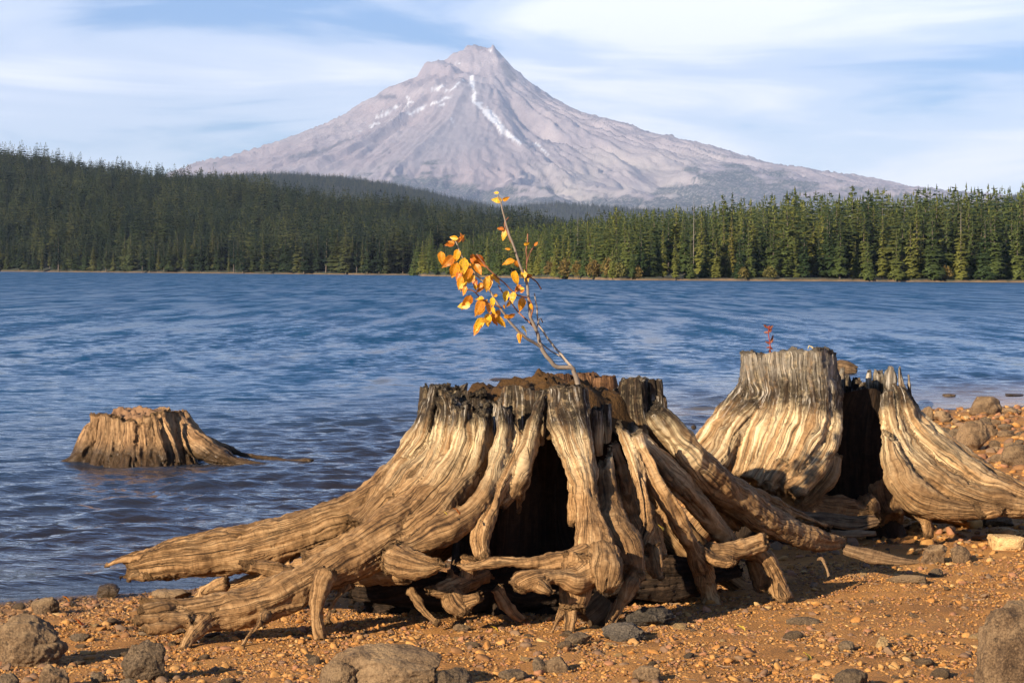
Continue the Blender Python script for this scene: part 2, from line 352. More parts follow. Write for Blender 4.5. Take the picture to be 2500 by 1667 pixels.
def gz(x, y):
    s = shore_dist(x, y) + 0.22 * vnoise(np.asarray(x) * 1.3, np.asarray(y) * 1.3, 0.3, 5)
    land = 0.30 * (1 - np.exp(-np.maximum(s, 0) / 6.0)) + 0.012
    sea = -0.10 * np.maximum(-s, 0) ** 0.9 + 0.012
    z = np.where(s > 0, land, np.maximum(sea, -2.2))
    z = z + 0.022 * fbm(np.asarray(x) * 0.9, np.asarray(y) * 0.9, 1.7, 3, 3) * np.clip(s, 0, 1)
    return z
def ground_px(px, py):
    D = 9.0
    for _ in range(12):
        P = unproj(px, py, 1.0); slope = HC - P[2]
        z = float(gz(P[0] * D, D)); D = (HC - z) / slope
    return np.array([P[0] * D, D, z])

def sand_material():
    m, t, p, o = mat('ochre_sand')
    geo = N(t, 'ShaderNodeNewGeometry')
    n1 = N(t, 'ShaderNodeTexNoise', Scale=2.0, Detail=5.0, Roughness=0.6); L(t, geo.outputs['Position'], n1.inputs['Vector'])
    n2 = N(t, 'ShaderNodeTexNoise', Scale=110.0, Detail=4.0, Roughness=0.7); L(t, geo.outputs['Position'], n2.inputs['Vector'])
    col = ramp(t, math_node(t, 'ADD', math_node(t, 'MULTIPLY', n1.outputs[0], 0.5), math_node(t, 'MULTIPLY', n2.outputs[0], 0.5)), [(0.36, (0.20, 0.09, 0.027)), (0.5, (0.445, 0.194, 0.048)), (0.64, (0.565, 0.277, 0.078))])
    s = N(t, 'ShaderNodeAttribute'); s.attribute_name = 'shore'
    wetf = ramp(t, math_node(t, 'ADD', s.outputs['Fac'], math_node(t, 'MULTIPLY', math_node(t, 'SUBTRACT', n1.outputs[0], 0.5), 0.5)), [(0.0, 1.0), (0.28, 0.0)])
    dry = ramp(t, s.outputs['Fac'], [(0.3, 1.0), (1.0, 0.0)])
    col = mixc(t, math_node(t, 'MULTIPLY', dry, 0.45), col, (0.20, 0.12, 0.065))
    col = mixc(t, math_node(t, 'MULTIPLY', wetf, 0.75), col, (0.045, 0.026, 0.014))
    L(t, col, p.inputs['Base Color']); L(t, math_node(t, 'SUBTRACT', 0.9, math_node(t, 'MULTIPLY', wetf, 0.55)), p.inputs['Roughness']); p.inputs['Specular IOR Level'].default_value = 0.25
    b = N(t, 'ShaderNodeBump', Strength=1.0, Distance=0.012); L(t, n2.outputs[0], b.inputs['Height']); L(t, b.outputs[0], p.inputs['Normal'])
    return m
M_sand = sand_material()
ys = np.concatenate([np.linspace(-12, 6.5, 30)[:-1], np.linspace(6.5, 14, 300)[:-1], np.linspace(14, 40, 260)])
xs = np.concatenate([np.linspace(-16, -4, 60)[:-1], np.linspace(-4, 5, 330)[:-1], np.linspace(5, 22, 90)])
XX, YY = np.meshgrid(xs, ys)
ZZ = gz(XX, YY) + 0.007 * fbm(XX * 9, YY * 9, 0.2, 11, 3) * sstep(0, 0.5, shore_dist(XX, YY))
beach = link('beach', make_mesh('beach', np.stack([XX, YY, ZZ], -1).reshape(-1, 3), grid_faces(len(ys), len(xs)), attrs={'shore': shore_dist(XX, YY)}, mats=[M_sand]))
tag(beach, kind='structure')

# ------------------------------------------------------------------ lake
def wave_z(x, y, dmin):
    r = np.random.default_rng(21); z = np.zeros_like(x)
    env = 0.65 + 0.5 * fbm(x * 0.16, y * 0.10, 0.0, 61, 3)
    for i in range(46):
        lam = 0.14 * (0.95 / 0.14) ** (r.random() ** 1.1); th = math.radians(-72 + r.normal() * 30)
        k = 2 * math.pi / lam; a = 0.0062 * lam ** 0.74 * (0.6 + 0.8 * r.random()); ph = r.random() * 6.28
        a = a * sstep(1.5, 3.2, lam / dmin)
        u = k * (x * math.cos(th) + y * math.sin(th)) + ph
        z += a * (np.sin(u) + 0.25 * np.sin(2 * u + 0.5 * math.pi))
    return z * env
def water_material():
    m, t, p, o = mat('lake_water')
    geo = N(t, 'ShaderNodeNewGeometry'); at = N(t, 'ShaderNodeAttribute'); at.attribute_name = 'depth'
    ad = N(t, 'ShaderNodeAttribute'); ad.attribute_name = 'dist'
    def nz(sc, stretch, det, rough=0.55, rotz=0.18):
        mp = N(t, 'ShaderNodeMapping'); mp.inputs['Scale'].default_value = (sc * stretch, sc, sc); mp.inputs['Rotation'].default_value = (0, 0, rotz)
        L(t, geo.outputs['Position'], mp.inputs[0]); n = N(t, 'ShaderNodeTexNoise', Scale=1.0, Detail=det, Roughness=rough, Distortion=0.3); L(t, mp.outputs[0], n.inputs['Vector']); return n.outputs[0]
    near = nz(7.0, 0.6, 4.0); far = nz(1.1, 0.55, 5.0, 0.62); gust = nz(0.035, 0.35, 3.0)
    b1 = N(t, 'ShaderNodeBump', Strength=1.0, Distance=0.034); L(t, near, b1.inputs['Height'])
    L(t, ramp(t, ad.outputs['Fac'], [(0.0, 1.0), (0.25, 0.35), (0.6, 0.0)]), b1.inputs['Strength'])
    def slopes(sx_, sy_, det):
        mp = N(t, 'ShaderNodeMapping'); mp.inputs['Scale'].default_value = (sx_, sy_, 1); mp.inputs['Rotation'].default_value = (0, 0, 0.12)
        L(t, geo.outputs['Position'], mp.inputs[0]); n = N(t, 'ShaderNodeTexNoise', Scale=1.0, Detail=det, Roughness=0.6, Distortion=0.2); L(t, mp.outputs[0], n.inputs['Vector'])
        v = N(t, 'ShaderNodeVectorMath', operation='SUBTRACT'); L(t, n.outputs['Color'], v.inputs[0]); v.inputs[1].default_value = (0.5, 0.5, 0.5)
        v2 = N(t, 'ShaderNodeVectorMath', operation='MULTIPLY'); L(t, v.outputs[0], v2.inputs[0]); v2.inputs[1].default_value = (1, 1, 0); return v2.outputs[0]
    def scaled(v, f):
        n = N(t, 'ShaderNodeVectorMath', operation='SCALE'); L(t, v, n.inputs[0]); L(t, f, n.inputs['Scale']); return n.outputs[0]
    def vadd(a, b):
        n = N(t, 'ShaderNodeVectorMath', operation='ADD'); L(t, a, n.inputs[0]); L(t, b, n.inputs[1]); return n.outputs[0]
    mid = scaled(slopes(3.0, 2.2, 3.0), ramp(t, ad.outputs['Fac'], [(0.0, 0.0), (0.1, 0.25), (0.3, 0.8), (0.7, 0.6)]))
    farv = scaled(slopes(0.9, 0.10, 5.0), math_node(t, 'MULTIPLY', ramp(t, ad.outputs['Fac'], [(0.1, 0.0), (0.35, 0.9), (0.6, 1.3)]), ramp(t, gust, [(0.35, 0.8), (0.65, 1.3)])))
    tilt = N(t, 'ShaderNodeVectorMath', operation='NORMALIZE'); lean = N(t, 'ShaderNodeCombineXYZ'); L(t, math_node(t, 'MULTIPLY', ramp(t, ad.outputs['Fac'], [(0.0, 0.0), (0.22, 0.55), (1.0, 1.0)]), -0.17), lean.inputs[1]); L(t, vadd(vadd(vadd(b1.outputs[0], mid), farv), lean.outputs[0]), tilt.inputs[0]); b2 = tilt
    L(t, mixc(t, ramp(t, math_node(t, 'DIVIDE', at.outputs['Fac'], 3.0), [(0.03, 0.0), (0.22, 1.0)]), (0.036, 0.024, 0.018), (0.005, 0.047, 0.105)), p.inputs['Base Color']); L(t, ramp(t, ad.outputs['Fac'], [(0.0, 0.05), (0.2, 0.10), (0.5, 0.28), (1.0, 0.36)]), p.inputs['Roughness']); p.inputs['IOR'].default_value = 1.333
    L(t, b2.outputs[0], p.inputs['Normal'])
    # clear brown shallows: the bed shows through until the water deepens
    tr = N(t, 'ShaderNodeBsdfTransparent', Color=(0.55, 0.36, 0.22, 1)); gl = N(t, 'ShaderNodeBsdfGlossy', Roughness=0.05); L(t, b2.outputs[0], gl.inputs['Normal'])
    fr = N(t, 'ShaderNodeFresnel', IOR=1.333); L(t, b2.outputs[0], fr.inputs['Normal'])
    sh = N(t, 'ShaderNodeMixShader'); L(t, fr.outputs[0], sh.inputs[0]); L(t, tr.outputs[0], sh.inputs[1]); L(t, gl.outputs[0], sh.inputs[2])
    mx = N(t, 'ShaderNodeMixShader'); L(t, ramp(t, at.outputs['Fac'], [(0.0, 0.0), (0.1, 0.55), (0.4, 1.0)]), mx.inputs[0]); L(t, sh.outputs[0], mx.inputs[1]); L(t, p.outputs[0], mx.inputs[2])
    L(t, mx.outputs[0], o.inputs[0])
    return m
az = np.concatenate([np.linspace(-1.6, -0.30, 40)[:-1], np.linspace(-0.30, 0.30, 430)[:-1], np.linspace(0.30, 1.6, 40)])
rd = np.concatenate([6 * (10 / 6.0) ** (np.arange(20) / 20.0), 10 * 3.0 ** (np.arange(380) / 380.0), 30 * (80 / 30.0) ** (np.arange(170) / 170.0), 80 * (1500 / 80.0) ** (np.arange(200) / 199.0)]); nr = len(rd)
AZ, RD = np.meshgrid(az, rd); WX, WY = AZ * RD, RD
dmin = np.maximum(np.gradient(rd)[:, None] + 0 * RD, RD * 0.6 / 430)
sdist = shore_dist(WX, WY)
WZ = wave_z(WX, WY, dmin) * sstep(-0.2, 2.5, -sdist)
WZ += 0.028 * np.exp(-((sdist + 0.62 + 0.12 * vnoise(WX, WY, 0, 8)) / 0.16) ** 2) * sstep(-3.4, -1.2, -np.abs(WX + 2.0))       # the small wave running up the shore
dep = np.clip(WZ - np.where(RD < 60, gz(WX, WY), -3.0), 0, 3)
lake = link('lake', make_mesh('lake', np.stack([WX, WY, WZ], -1).reshape(-1, 3), grid_faces(nr, len(az)), attrs={'depth': dep, 'dist': np.clip(np.log(RD / 15.0) / math.log(40.0), 0, 1)}, mats=[water_material()]))
tag(lake, kind='structure')

# ------------------------------------------------------------------ far land
hill_shore = table([(-1500, 1300), (-400, 1180), (0, 1090), (400, 980), (900, 875), (1100, 880), (1500, 940), (2600, 1300)])
hill_top = table([(-1500, 300), (-400, 320), (0, 342), (200, 362), (400, 394), (500, 405), (600, 416), (700, 434), (800, 458), (900, 478), (1000, 490), (1150, 505), (1300, 522), (1450, 548), (1700, 590), (2600, 640)])
hill_crest = table([(-1500, 2300), (0, 1950), (1000, 1650), (1450, 1450), (2600, 1700)])
pen_shore = table([(1015, 780), (1030, 735), (1100, 690), (1200, 605), (1350, 522), (1500, 463), (1800, 470), (2100, 480), (2500, 489), (3200, 470), (4600, 420)])
pen_top = table([(1030, 640), (1060, 592), (1150, 562), (1300, 542), (1400, 530), (1500, 510), (1600, 502), (1700, 495), (1800, 478), (1900, 463), (2000, 462), (2100, 460), (2270, 445), (2400, 450), (2500, 440), (3200, 420)])
r2_top = table([(-1500, 470), (300, 442), (540, 420), (700, 418), (830, 428), (960, 447), (1050, 465), (1130, 487), (1200, 502), (1300, 530), (1500, 570), (3000, 620)])
r3_top = table([(-1500, 560), (900, 535), (1100, 510), (1230, 496), (1340, 486), (1450, 492), (1550, 502), (1650, 512), (1800, 535), (2300, 530), (2420, 496), (2500, 463), (2700, 440), (4000, 430)])
def bump_hill(D, Ds, Dc, zc, back):
    t = np.clip((D - Ds) / (Dc - Ds), 0, 1); up = t ** 1.05
    dn = np.clip((D - Dc) / back, 0, 1)
    return zc * up * (1 - sstep(0, 1, dn))
def far_z(x, y):
    D = np.asarray(y, float); px = PX0 + FPX * np.asarray(x, float) / D
    h = hor(px)
    Dc = hill_crest(px); zh = bump_hill(D, hill_shore(px), Dc, (h - hill_top(px)) / FPX * Dc + HC - 23.0, 900.0)
    zh = zh + 0.15 + 4.0 * fbm(x / 120.0, y / 160.0, 0, 41, 3) * sstep(30, 300, D - hill_shore(px)) + 0.35
    zh = np.where(D < hill_shore(px), -3.0, zh)
    zp = np.where((px > 1018) & (D > pen_shore(px)), 0.55 + np.minimum((D - pen_shore(px)) * 0.025, 5.0) + 0.3 * vnoise(x / 9.0, y / 9.0, 0, 42), -3.0)
    zp = np.where(px > 1018, zp, -3.0)
    z2 = np.where(D > 3200, bump_hill(D, 3200, 6000, (h - r2_top(px)) / FPX * 6000 - 14.0, 2500.0) + 12 * fbm(x / 400.0, y / 400.0, 0, 43, 3), -3)
    z3 = np.where(D > 5200, bump_hill(D, 5200, 8200, (h - r3_top(px)) / FPX * 8200 - 14.0, 3000.0) + 12 * fbm(x / 500.0, y / 500.0, 0, 44, 3), -3)
    return np.maximum(np.maximum(zh, zp), np.maximum(z2, z3))
def soil_material():
    m, t, p, o = mat('forest_soil')
    geo = N(t, 'ShaderNodeNewGeometry'); s = N(t, 'ShaderNodeSeparateXYZ'); L(t, geo.outputs['Position'], s.inputs[0])
    n = N(t, 'ShaderNodeTexNoise', Scale=0.25, Detail=6.0, Roughness=0.7); L(t, geo.outputs['Position'], n.inputs['Vector'])
    zz = math_node(t, 'ADD', s.outputs[2], math_node(t, 'MULTIPLY', math_node(t, 'SUBTRACT', n.outputs[0], 0.5), 1.6))
    col = mixc(t, ramp(t, zz, [(0.15, 0.0), (0.6, 1.0)]), (0.19, 0.12, 0.065), (0.035, 0.038, 0.02))
    L(t, col, p.inputs['Base Color']); p.inputs['Roughness'].default_value = 0.95
    return m
faz = np.linspace(-0.62, 0.62, 420)
frd = np.concatenate([400 + 2.2 * np.arange(230), 906 * (13000 / 906.0) ** (np.arange(1, 260) / 259.0)])
FA, FD = np.meshgrid(faz, frd)
FX = FA * FD; FZ = far_z(FX, FD)
hills = link('hills', make_mesh('hills', np.stack([FX, FD, FZ], -1).reshape(-1, 3), grid_faces(len(frd), len(faz)), mats=[soil_material()]))
tag(hills, kind='structure')

# ------------------------------------------------------------------ the volcano
MD = 25000.0
SIL_L = [(250, 505), (380, 464), (460, 432), (480, 425), (502, 418), (560, 401), (638, 378), (698, 354), (730, 341), (766, 327), (817, 301), (868, 267), (890, 257), (910, 246), (927, 231), (950, 222), (966, 214), (990, 206), (1016, 192), (1033, 163), (1060, 157), (1085, 154), (1106, 133), (1144, 113)]
SIL_R = [(1208, 114), (1225, 132), (1259, 173), (1293, 203), (1327, 229), (1357, 246), (1399, 271), (1455, 297), (1519, 318), (1570, 333), (1625, 356), (1710, 378), (1782, 390), (1838, 407), (1923, 433), (2008, 448), (2101, 461), (2230, 490), (2500, 520)]
sx0 = unproj(1176, 113, MD)[0]; sz0 = unproj(1176, 113, MD)[2]
def prof(pts):
    P = np.array([unproj(a, b, MD) for a, b in pts]); r = np.abs(P[:, 0] - sx0); o = np.argsort(r)
    return np.concatenate([[0], r[o], [r.max() + 2500, r.max() + 9000]]), np.concatenate([[sz0], P[o, 2], [P[o, 2][-1] * 0.66, 150]])
prL, prR = prof(SIL_L), prof(SIL_R)
nx, ny = 720, 420
mx_ = np.linspace(-6200, 7600, nx); my_ = MD + np.concatenate([-12000 * (np.linspace(1, 0, 330)[:-1] ** 1.7), np.linspace(0, 3500, ny - 329)])
GX, GY = np.meshgrid(mx_, my_)
dx, dy = GX - sx0, (GY - MD)
warp = 160 * fbm(GX / 900, GY / 900, 0, 71, 3)
rr = np.hypot(dx, dy * 1.0); th = np.arctan2(dy, dx)
w = 0.5 + 0.5 * np.cos(th)
w = sstep(0, 1, w)
hl = np.interp(rr, *prL); hr = np.interp(rr, *prR)
GZ = hl * (1 - w) + hr * w
front = sstep(0, 900, -dy)                                         # silhouettes stay as traced, relief grows towards the viewer
tr = th * 6.0
rad = ridged(tr * 1.5 + 0.22 * fbm(GX / 900, GY / 900, 0, 5, 3), np.log(rr + 250) * 0.9, 0, 72, 6, 0.6)
fan = np.exp(-((th + 1.66) / 0.22) ** 2) * sstep(200, 900, rr) * (1 - sstep(2600, 4200, rr))      # smooth debris fan below the crater
amp = 48 * sstep(150, 2200, rr) * (1 - 0.8 * fan) + 12
GZ = GZ + front * (amp * (rad - 0.35) + 45 * fan) + (0.25 + 0.75 * front) * 6 * ridged(GX / 380, GY / 500, 0, 73, 4) * (1 - 0.6 * fan)
GZ += front * 13 * (1 - 0.7 * fan) * ridged(th * 34 + 0.6 * fbm(GX / 300, GY / 300, 0, 75, 3), np.log(rr + 200) * 2.6, 0, 78, 4, 0.6) * sstep(300, 1500, rr)
GZ += 38 * ridged(GX / 150, GY / 260, 0, 79, 4) * np.exp(-rr / 800.0) + 4 * fbm(GX / 60, GY / 60, 0, 74, 3)
# canyon on the sunlit side and the crater bowl
can = np.exp(-((th + 1.18 + 0.10 * np.sin(rr / 700.0)) / 0.06) ** 2) * sstep(700, 1500, rr)
GZ -= 110 * can
GZ -= 150 * np.exp(-(((dx + 60) / 260) ** 2 + ((dy + 420) / 300) ** 2))
# small shoulder hill down the far ridge
q = unproj(2170, 449, MD); hb = q[2] * np.exp(-(((GX - q[0]) / 420) ** 2 + ((GY - MD) / 800) ** 2)) * 1.0
GZ = np.where(dx > 0, np.maximum(GZ, hb), GZ); GZ = np.maximum(GZ, 20.0)
MP, MQ = proj(np.stack([GX, GY, GZ], -1))
def stroke(pts):
    """soft mask of a tapering stroke on the slope: points (px, py, half width)"""
    out = np.zeros_like(MP); wob = 3.2 * fbm(GX / 130, GZ / 100, 0, 76, 3); w2 = 2.6 * fbm(GX / 60, GZ / 60, 0, 77, 2)
    for (ax, ay, aw), (bx, by, bw) in zip(pts[:-1], pts[1:]):
        ex, ey = bx - ax, by - ay
        t = np.clip(((MP - ax) * ex + (MQ - ay) * ey) / (ex * ex + ey * ey), 0, 1)
        d = np.hypot(MP + wob - ax - t * ex, MQ + w2 - ay - t * ey) - 0.75 * (aw + t * (bw - aw))
        out = np.maximum(out, 1 - sstep(-1.0, 1.2, d))
    return out
snow = np.zeros_like(MP)
for s in ([(1148, 188, 7), (1153, 208, 5), (1161, 229, 4)], [(1158, 236, 6), (1163, 250, 9), (1186, 271, 12), (1208, 293, 12), (1229, 318, 9), (1252, 336, 6), (1272, 350, 2)],
          [(1132, 194, 3), (1106, 216, 3), (1084, 227, 1.5)], [(1104, 236, 3), (1063, 252, 4.5), (1016, 269, 5), (974, 288, 2.5)], [(953, 294, 2.5), (910, 307, 2), (870, 322, 1)],
          [(1008, 250, 3), (966, 263, 6), (923, 289, 3)], [(1081, 211, 5), (1054, 218, 4)], [(1097, 158, 4), (1120, 156, 3)], [(1195, 117, 4), (1204, 131, 4)], [(1085, 253, 3), (1076, 256, 3)],
          [(1102, 290, 2.5), (1108, 308, 2)], [(1300, 345, 2), (1330, 372, 3), (1345, 395, 3)], [(990, 238, 3), (1000, 246, 3)]):
    snow = np.maximum(snow, stroke(s))
snow = snow * sstep(-0.55, -0.15, fbm(GX / 90, GZ / 90, 0, 86, 3) + 0.25 * np.clip(rad, -1, 1))
ftop = table([(300, 440), (500, 440), (800, 452), (900, 446), (960, 436), (1050, 430), (1120, 446), (1200, 455), (1300, 470), (1400, 488), (1500, 496), (1600, 480), (1650, 455), (1700, 428), (1780, 412), (1850, 425), (2000, 455), (2100, 466), (2300, 480)])
wood = sstep(-10, 10, MQ - ftop(MP) + 34 * fbm(GX / 240, GZ / 70, 0, 81, 5, 0.6))
cliff = np.maximum(stroke([(708, 386, 5), (760, 376, 9), (800, 365, 7), (865, 335, 3)]), stroke([(820, 310, 3), (850, 298, 4), (885, 280, 2)])) * 0.8
cliff = np.maximum(cliff, 0.7 * np.maximum(stroke([(930, 236, 6), (965, 236, 6)]), stroke([(1230, 160, 12), (1250, 190, 14)])))
cliff = np.maximum(cliff, 0.6 * stroke([(1280, 372, 3), (1310, 410, 5), (1330, 440, 4), (1370, 465, 3)]))
redr = np.clip(0.5 + 0.8 * fbm(GX / 700, GY / 900, GZ / 500, 83, 3), 0, 1) * (1 - sstep(1180, 1330, MP))
def mountain_material():
    m, t, p, o = mat('volcanic_slope')
    geo = N(t, 'ShaderNodeNewGeometry')
    def at(n): a = N(t, 'ShaderNodeAttribute'); a.attribute_name = n; return a.outputs['Fac']
    n1 = N(t, 'ShaderNodeTexNoise', Scale=0.004, Detail=9.0, Roughness=0.62); L(t, geo.outputs['Position'], n1.inputs['Vector'])
    col = ramp(t, n1.outputs[0], [(0.36, (0.28, 0.235, 0.25)), (0.5, (0.365, 0.305, 0.315)), (0.64, (0.455, 0.385, 0.385))])
    col = mixc(t, math_node(t, 'MULTIPLY', at('red'), 0.55), col, (0.38, 0.28, 0.275))
    col = mixc(t, at('fan'), col, (0.31, 0.275, 0.295))
    col = mixc(t, at('sand'), col, (0.52, 0.46, 0.40))
    col = mixc(t, at('cliff'), col, (0.07, 0.065, 0.075))
    n2 = N(t, 'ShaderNodeTexNoise', Scale=0.03, Detail=4.0, Roughness=0.7); L(t, geo.outputs['Position'], n2.inputs['Vector'])
    col = mixc(t, math_node(t, 'MULTIPLY', at('wood'), ramp(t, n2.outputs[0], [(0.40, 0.35), (0.52, 1.0)])), col, (0.03, 0.042, 0.03))
    col = mixc(t, at('snow'), col, (0.9, 0.9, 0.93))
    L(t, col, p.inputs['Base Color']); p.inputs['Roughness'].default_value = 0.95; p.inputs['Specular IOR Level'].default_value = 0.05
    b = N(t, 'ShaderNodeBump', Strength=0.6, Distance=25.0); L(t, n2.outputs[0], b.inputs['Height']); L(t, b.outputs[0], p.inputs['Normal'])
    return m
sandf = np.clip(sstep(1230, 1420, MP) * sstep(330, 420, MQ) * (1 - sstep(1650, 1850, MP)) * (0.6 + 0.6 * fbm(GX / 500, GZ / 300, 0, 84, 3)), 0, 1)
mountain = link('mountain', make_mesh('mountain', np.stack([GX, GY, GZ], -1).reshape(-1, 3), grid_faces(ny, nx), attrs={'snow': snow, 'wood': wood, 'cliff': cliff, 'red': redr, 'fan': fan * 0.8 * front, 'sand': sandf * 0.8}, mats=[mountain_material()]))
tag(mountain, kind='structure')

# ------------------------------------------------------------------ the hazy air
def box_mesh(name, lo, hi):
    V = [(x, y, z) for x in (lo[0], hi[0]) for y in (lo[1], hi[1]) for z in (lo[2], hi[2])]
    return make_mesh(name, V, [(0, 1, 3, 2), (4, 6, 7, 5), (0, 4, 5, 1), (2, 3, 7, 6), (0, 2, 6, 4), (1, 5, 7, 3)], smooth=False)
hm = bpy.data.materials.new('pale_air'); hm.use_nodes = True; ht = hm.node_tree; ht.nodes.clear()
pv = N(ht, 'ShaderNodeVolumePrincipled', Density=3.3e-5, Color=(0.60, 0.73, 1.0, 1), Anisotropy=0.0); ho = N(ht, 'ShaderNodeOutputMaterial'); L(ht, pv.outputs[0], ho.inputs['Volume'])
hz = box_mesh('haze', (-10500, -400, -4.5), (10500, 30000, 2720)); hz.materials.append(hm)
tag(link('haze', hz), 'pale blue haze in the air before the mountain', 'haze', kind='stuff')

# ------------------------------------------------------------------ conifers
def conifer(seed, H, R, levels, nb, kite, bare=0.06, taper=0.85, gap=0.25, ragged=0.35, droop=0.35):
    """crown of drooping branch sprays round a trunk; returns crown (V, F)"""
    r = np.random.default_rng(seed); V = []; F = []
    lop = 1 + 0.25 * np.sin(np.arange(levels) * 0.9 + r.random() * 6)
    for i in range(levels):
        t = (i + r.random() * 0.8) / levels; z = H * (bare + (1 - bare) * t)
        prof_ = (1 - t) ** taper * (0.35 + 0.65 * min(1, t * 7 + 0.25)) * lop[i] + 0.025
        n = max(3, int(nb * (0.45 + 0.55 * (1 - t))))
        a0 = r.random() * 6.28
        for j in range(n):
            if r.random() < gap * 0.5: continue
            a = a0 + 6.283 * j / n + r.normal() * 0.25; ln = R * prof_ * (1 - ragged * r.random()) * (1.25 if r.random() < 0.1 else 1)
            up = 0.35 * (t ** 2) - droop * (1 - t) * (0.6 + 0.8 * r.random())
            ca, sa = math.cos(a), math.sin(a); wd = ln * (0.26 + 0.2 * r.random()) + 0.02 * H * 0.3
            b = len(V); z0 = z + r.normal() * H * 0.006; lift = 0.10 * ln
            V += [(0.04 * ca, 0.04 * sa, z0), (0.55 * ln * ca - wd * sa, 0.55 * ln * sa + wd * ca, z0 + up * ln * 0.55 - 0.14 * ln), (ln * ca, ln * sa, z0 + up * ln),
                  (0.55 * ln * ca + wd * sa, 0.55 * ln * sa - wd * ca, z0 + up * ln * 0.55 - 0.14 * ln), (0.5 * ln * ca, 0.5 * ln * sa, z0 + up * ln * 0.5 + lift)]
            F += [(b, b + 4, b + 1), (b + 1, b + 4, b + 2), (b, b + 3, b + 4), (b + 3, b + 2, b + 4)]
            if kite:                                                   # hanging side sprays
                for q in (0.45, 0.8):
                    e = len(V); cx, cy_, cz = ln * q * ca, ln * q * sa, z0 + up * ln * q; hw = wd * 0.75; dn = (0.10 + 0.12 * r.random()) * (0.4 * R + ln)
                    V += [(cx - hw * sa, cy_ + hw * ca, cz - 0.02 * ln), (cx + hw * sa, cy_ - hw * ca, cz - 0.02 * ln), (cx + 0.25 * ln * ca * r.random(), cy_ + 0.25 * ln * sa * r.random(), cz - dn)]
                    F += [(e, e + 1, e + 2)]
    b = len(V); V += [(0.012 * H, 0, H * 0.94), (-0.006 * H, 0.01 * H, H * 0.94), (-0.006 * H, -0.01 * H, H * 0.94), (0, 0, H * 1.02)]
    F += [(b, b + 1, b + 3), (b + 1, b + 2, b + 3), (b + 2, b, b + 3)]
    return np.array(V), F
def trunk_mesh(name, H, r0, m, seed=0, lean=0.0):
    r = np.random.default_rng(seed); k = 7; V = []; n = 8
    for i in range(n):
        t = i / (n - 1); rad = r0 * (1 - t) ** 0.8 + 0.015 + (0.35 * r0 if i == 0 else 0)
        for j in range(k):
            a = 6.283 * j / k; V.append((rad * math.cos(a) + lean * t * H + 0.05 * r.normal() * r0, rad * math.sin(a), t * H - (0.6 if i == 0 else 0)))
    return make_mesh(name, V, grid_faces(n, k, True), mats=[m])
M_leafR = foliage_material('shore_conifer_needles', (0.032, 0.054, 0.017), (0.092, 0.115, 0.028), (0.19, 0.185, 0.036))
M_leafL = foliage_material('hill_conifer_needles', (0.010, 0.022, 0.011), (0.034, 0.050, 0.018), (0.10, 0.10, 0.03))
M_yellow = foliage_material('yellowing_needles', (0.17, 0.15, 0.03), (0.20, 0.17, 0.035), (0.22, 0.18, 0.04))
M_shrub = foliage_material('autumn_shrub_leaves', (0.16, 0.105, 0.03), (0.19, 0.13, 0.035), (0.13, 0.13, 0.035))
M_bark = simple('conifer_bark', (0.11, 0.085, 0.065), 0.9, 0.3, 3.0)
M_snag = simple('bare_snag_wood', (0.2, 0.17, 0.14), 0.9, 0.3, 3.0)
def crown_mesh(name, seed, H, m, **kw):
    V, F = conifer(seed, H, **kw); return make_mesh(name, V, F, smooth=False, mats=[m])
SPEC = [dict(H=20, R=3.0, levels=38, nb=8, kite=True, taper=0.8), dict(H=20, R=2.3, levels=42, nb=8, kite=True, taper=0.62, droop=0.5), dict(H=20, R=3.6, levels=34, nb=9, kite=True, taper=0.9, gap=0.4),
        dict(H=20, R=2.6, levels=34, nb=7, kite=True, taper=0.5, bare=0.22, gap=0.6, ragged=0.6), dict(H=20, R=4.2, levels=30, nb=9, kite=True, taper=1.0, bare=0.02), dict(H=20, R=3.1, levels=32, nb=8, kite=True, taper=0.42, bare=0.14, ragged=0.55, gap=0.5)]
WORD = ['evenly tapered', 'narrow spire-shaped', 'broad ragged', 'thin gappy', 'full low-skirted', 'blunt shaggy']
cr_R = [crown_mesh('crown', 100 + i, m=M_leafR, **s) for i, s in enumerate(SPEC)]
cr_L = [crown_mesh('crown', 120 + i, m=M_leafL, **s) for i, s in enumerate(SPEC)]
tk = trunk_mesh('trunk', 19.0, 0.26, M_bark)
def place_tree(x, y, h, v, crowns, label, group, wide=1.0, name='conifer'):
    z = float(far_z(np.array([x]), np.array([y]))[0]) - 0.1
    o = thing(name, label, 'tree', (x, y, z), group); o.rotation_euler = (rng.normal() * 0.012, rng.normal() * 0.012, rng.random() * 6.28); s = h / 20.0; o.scale = (s * wide, s * wide, s)
    link('trunk', tk, o); link('crown', crowns[v], o)
    return o
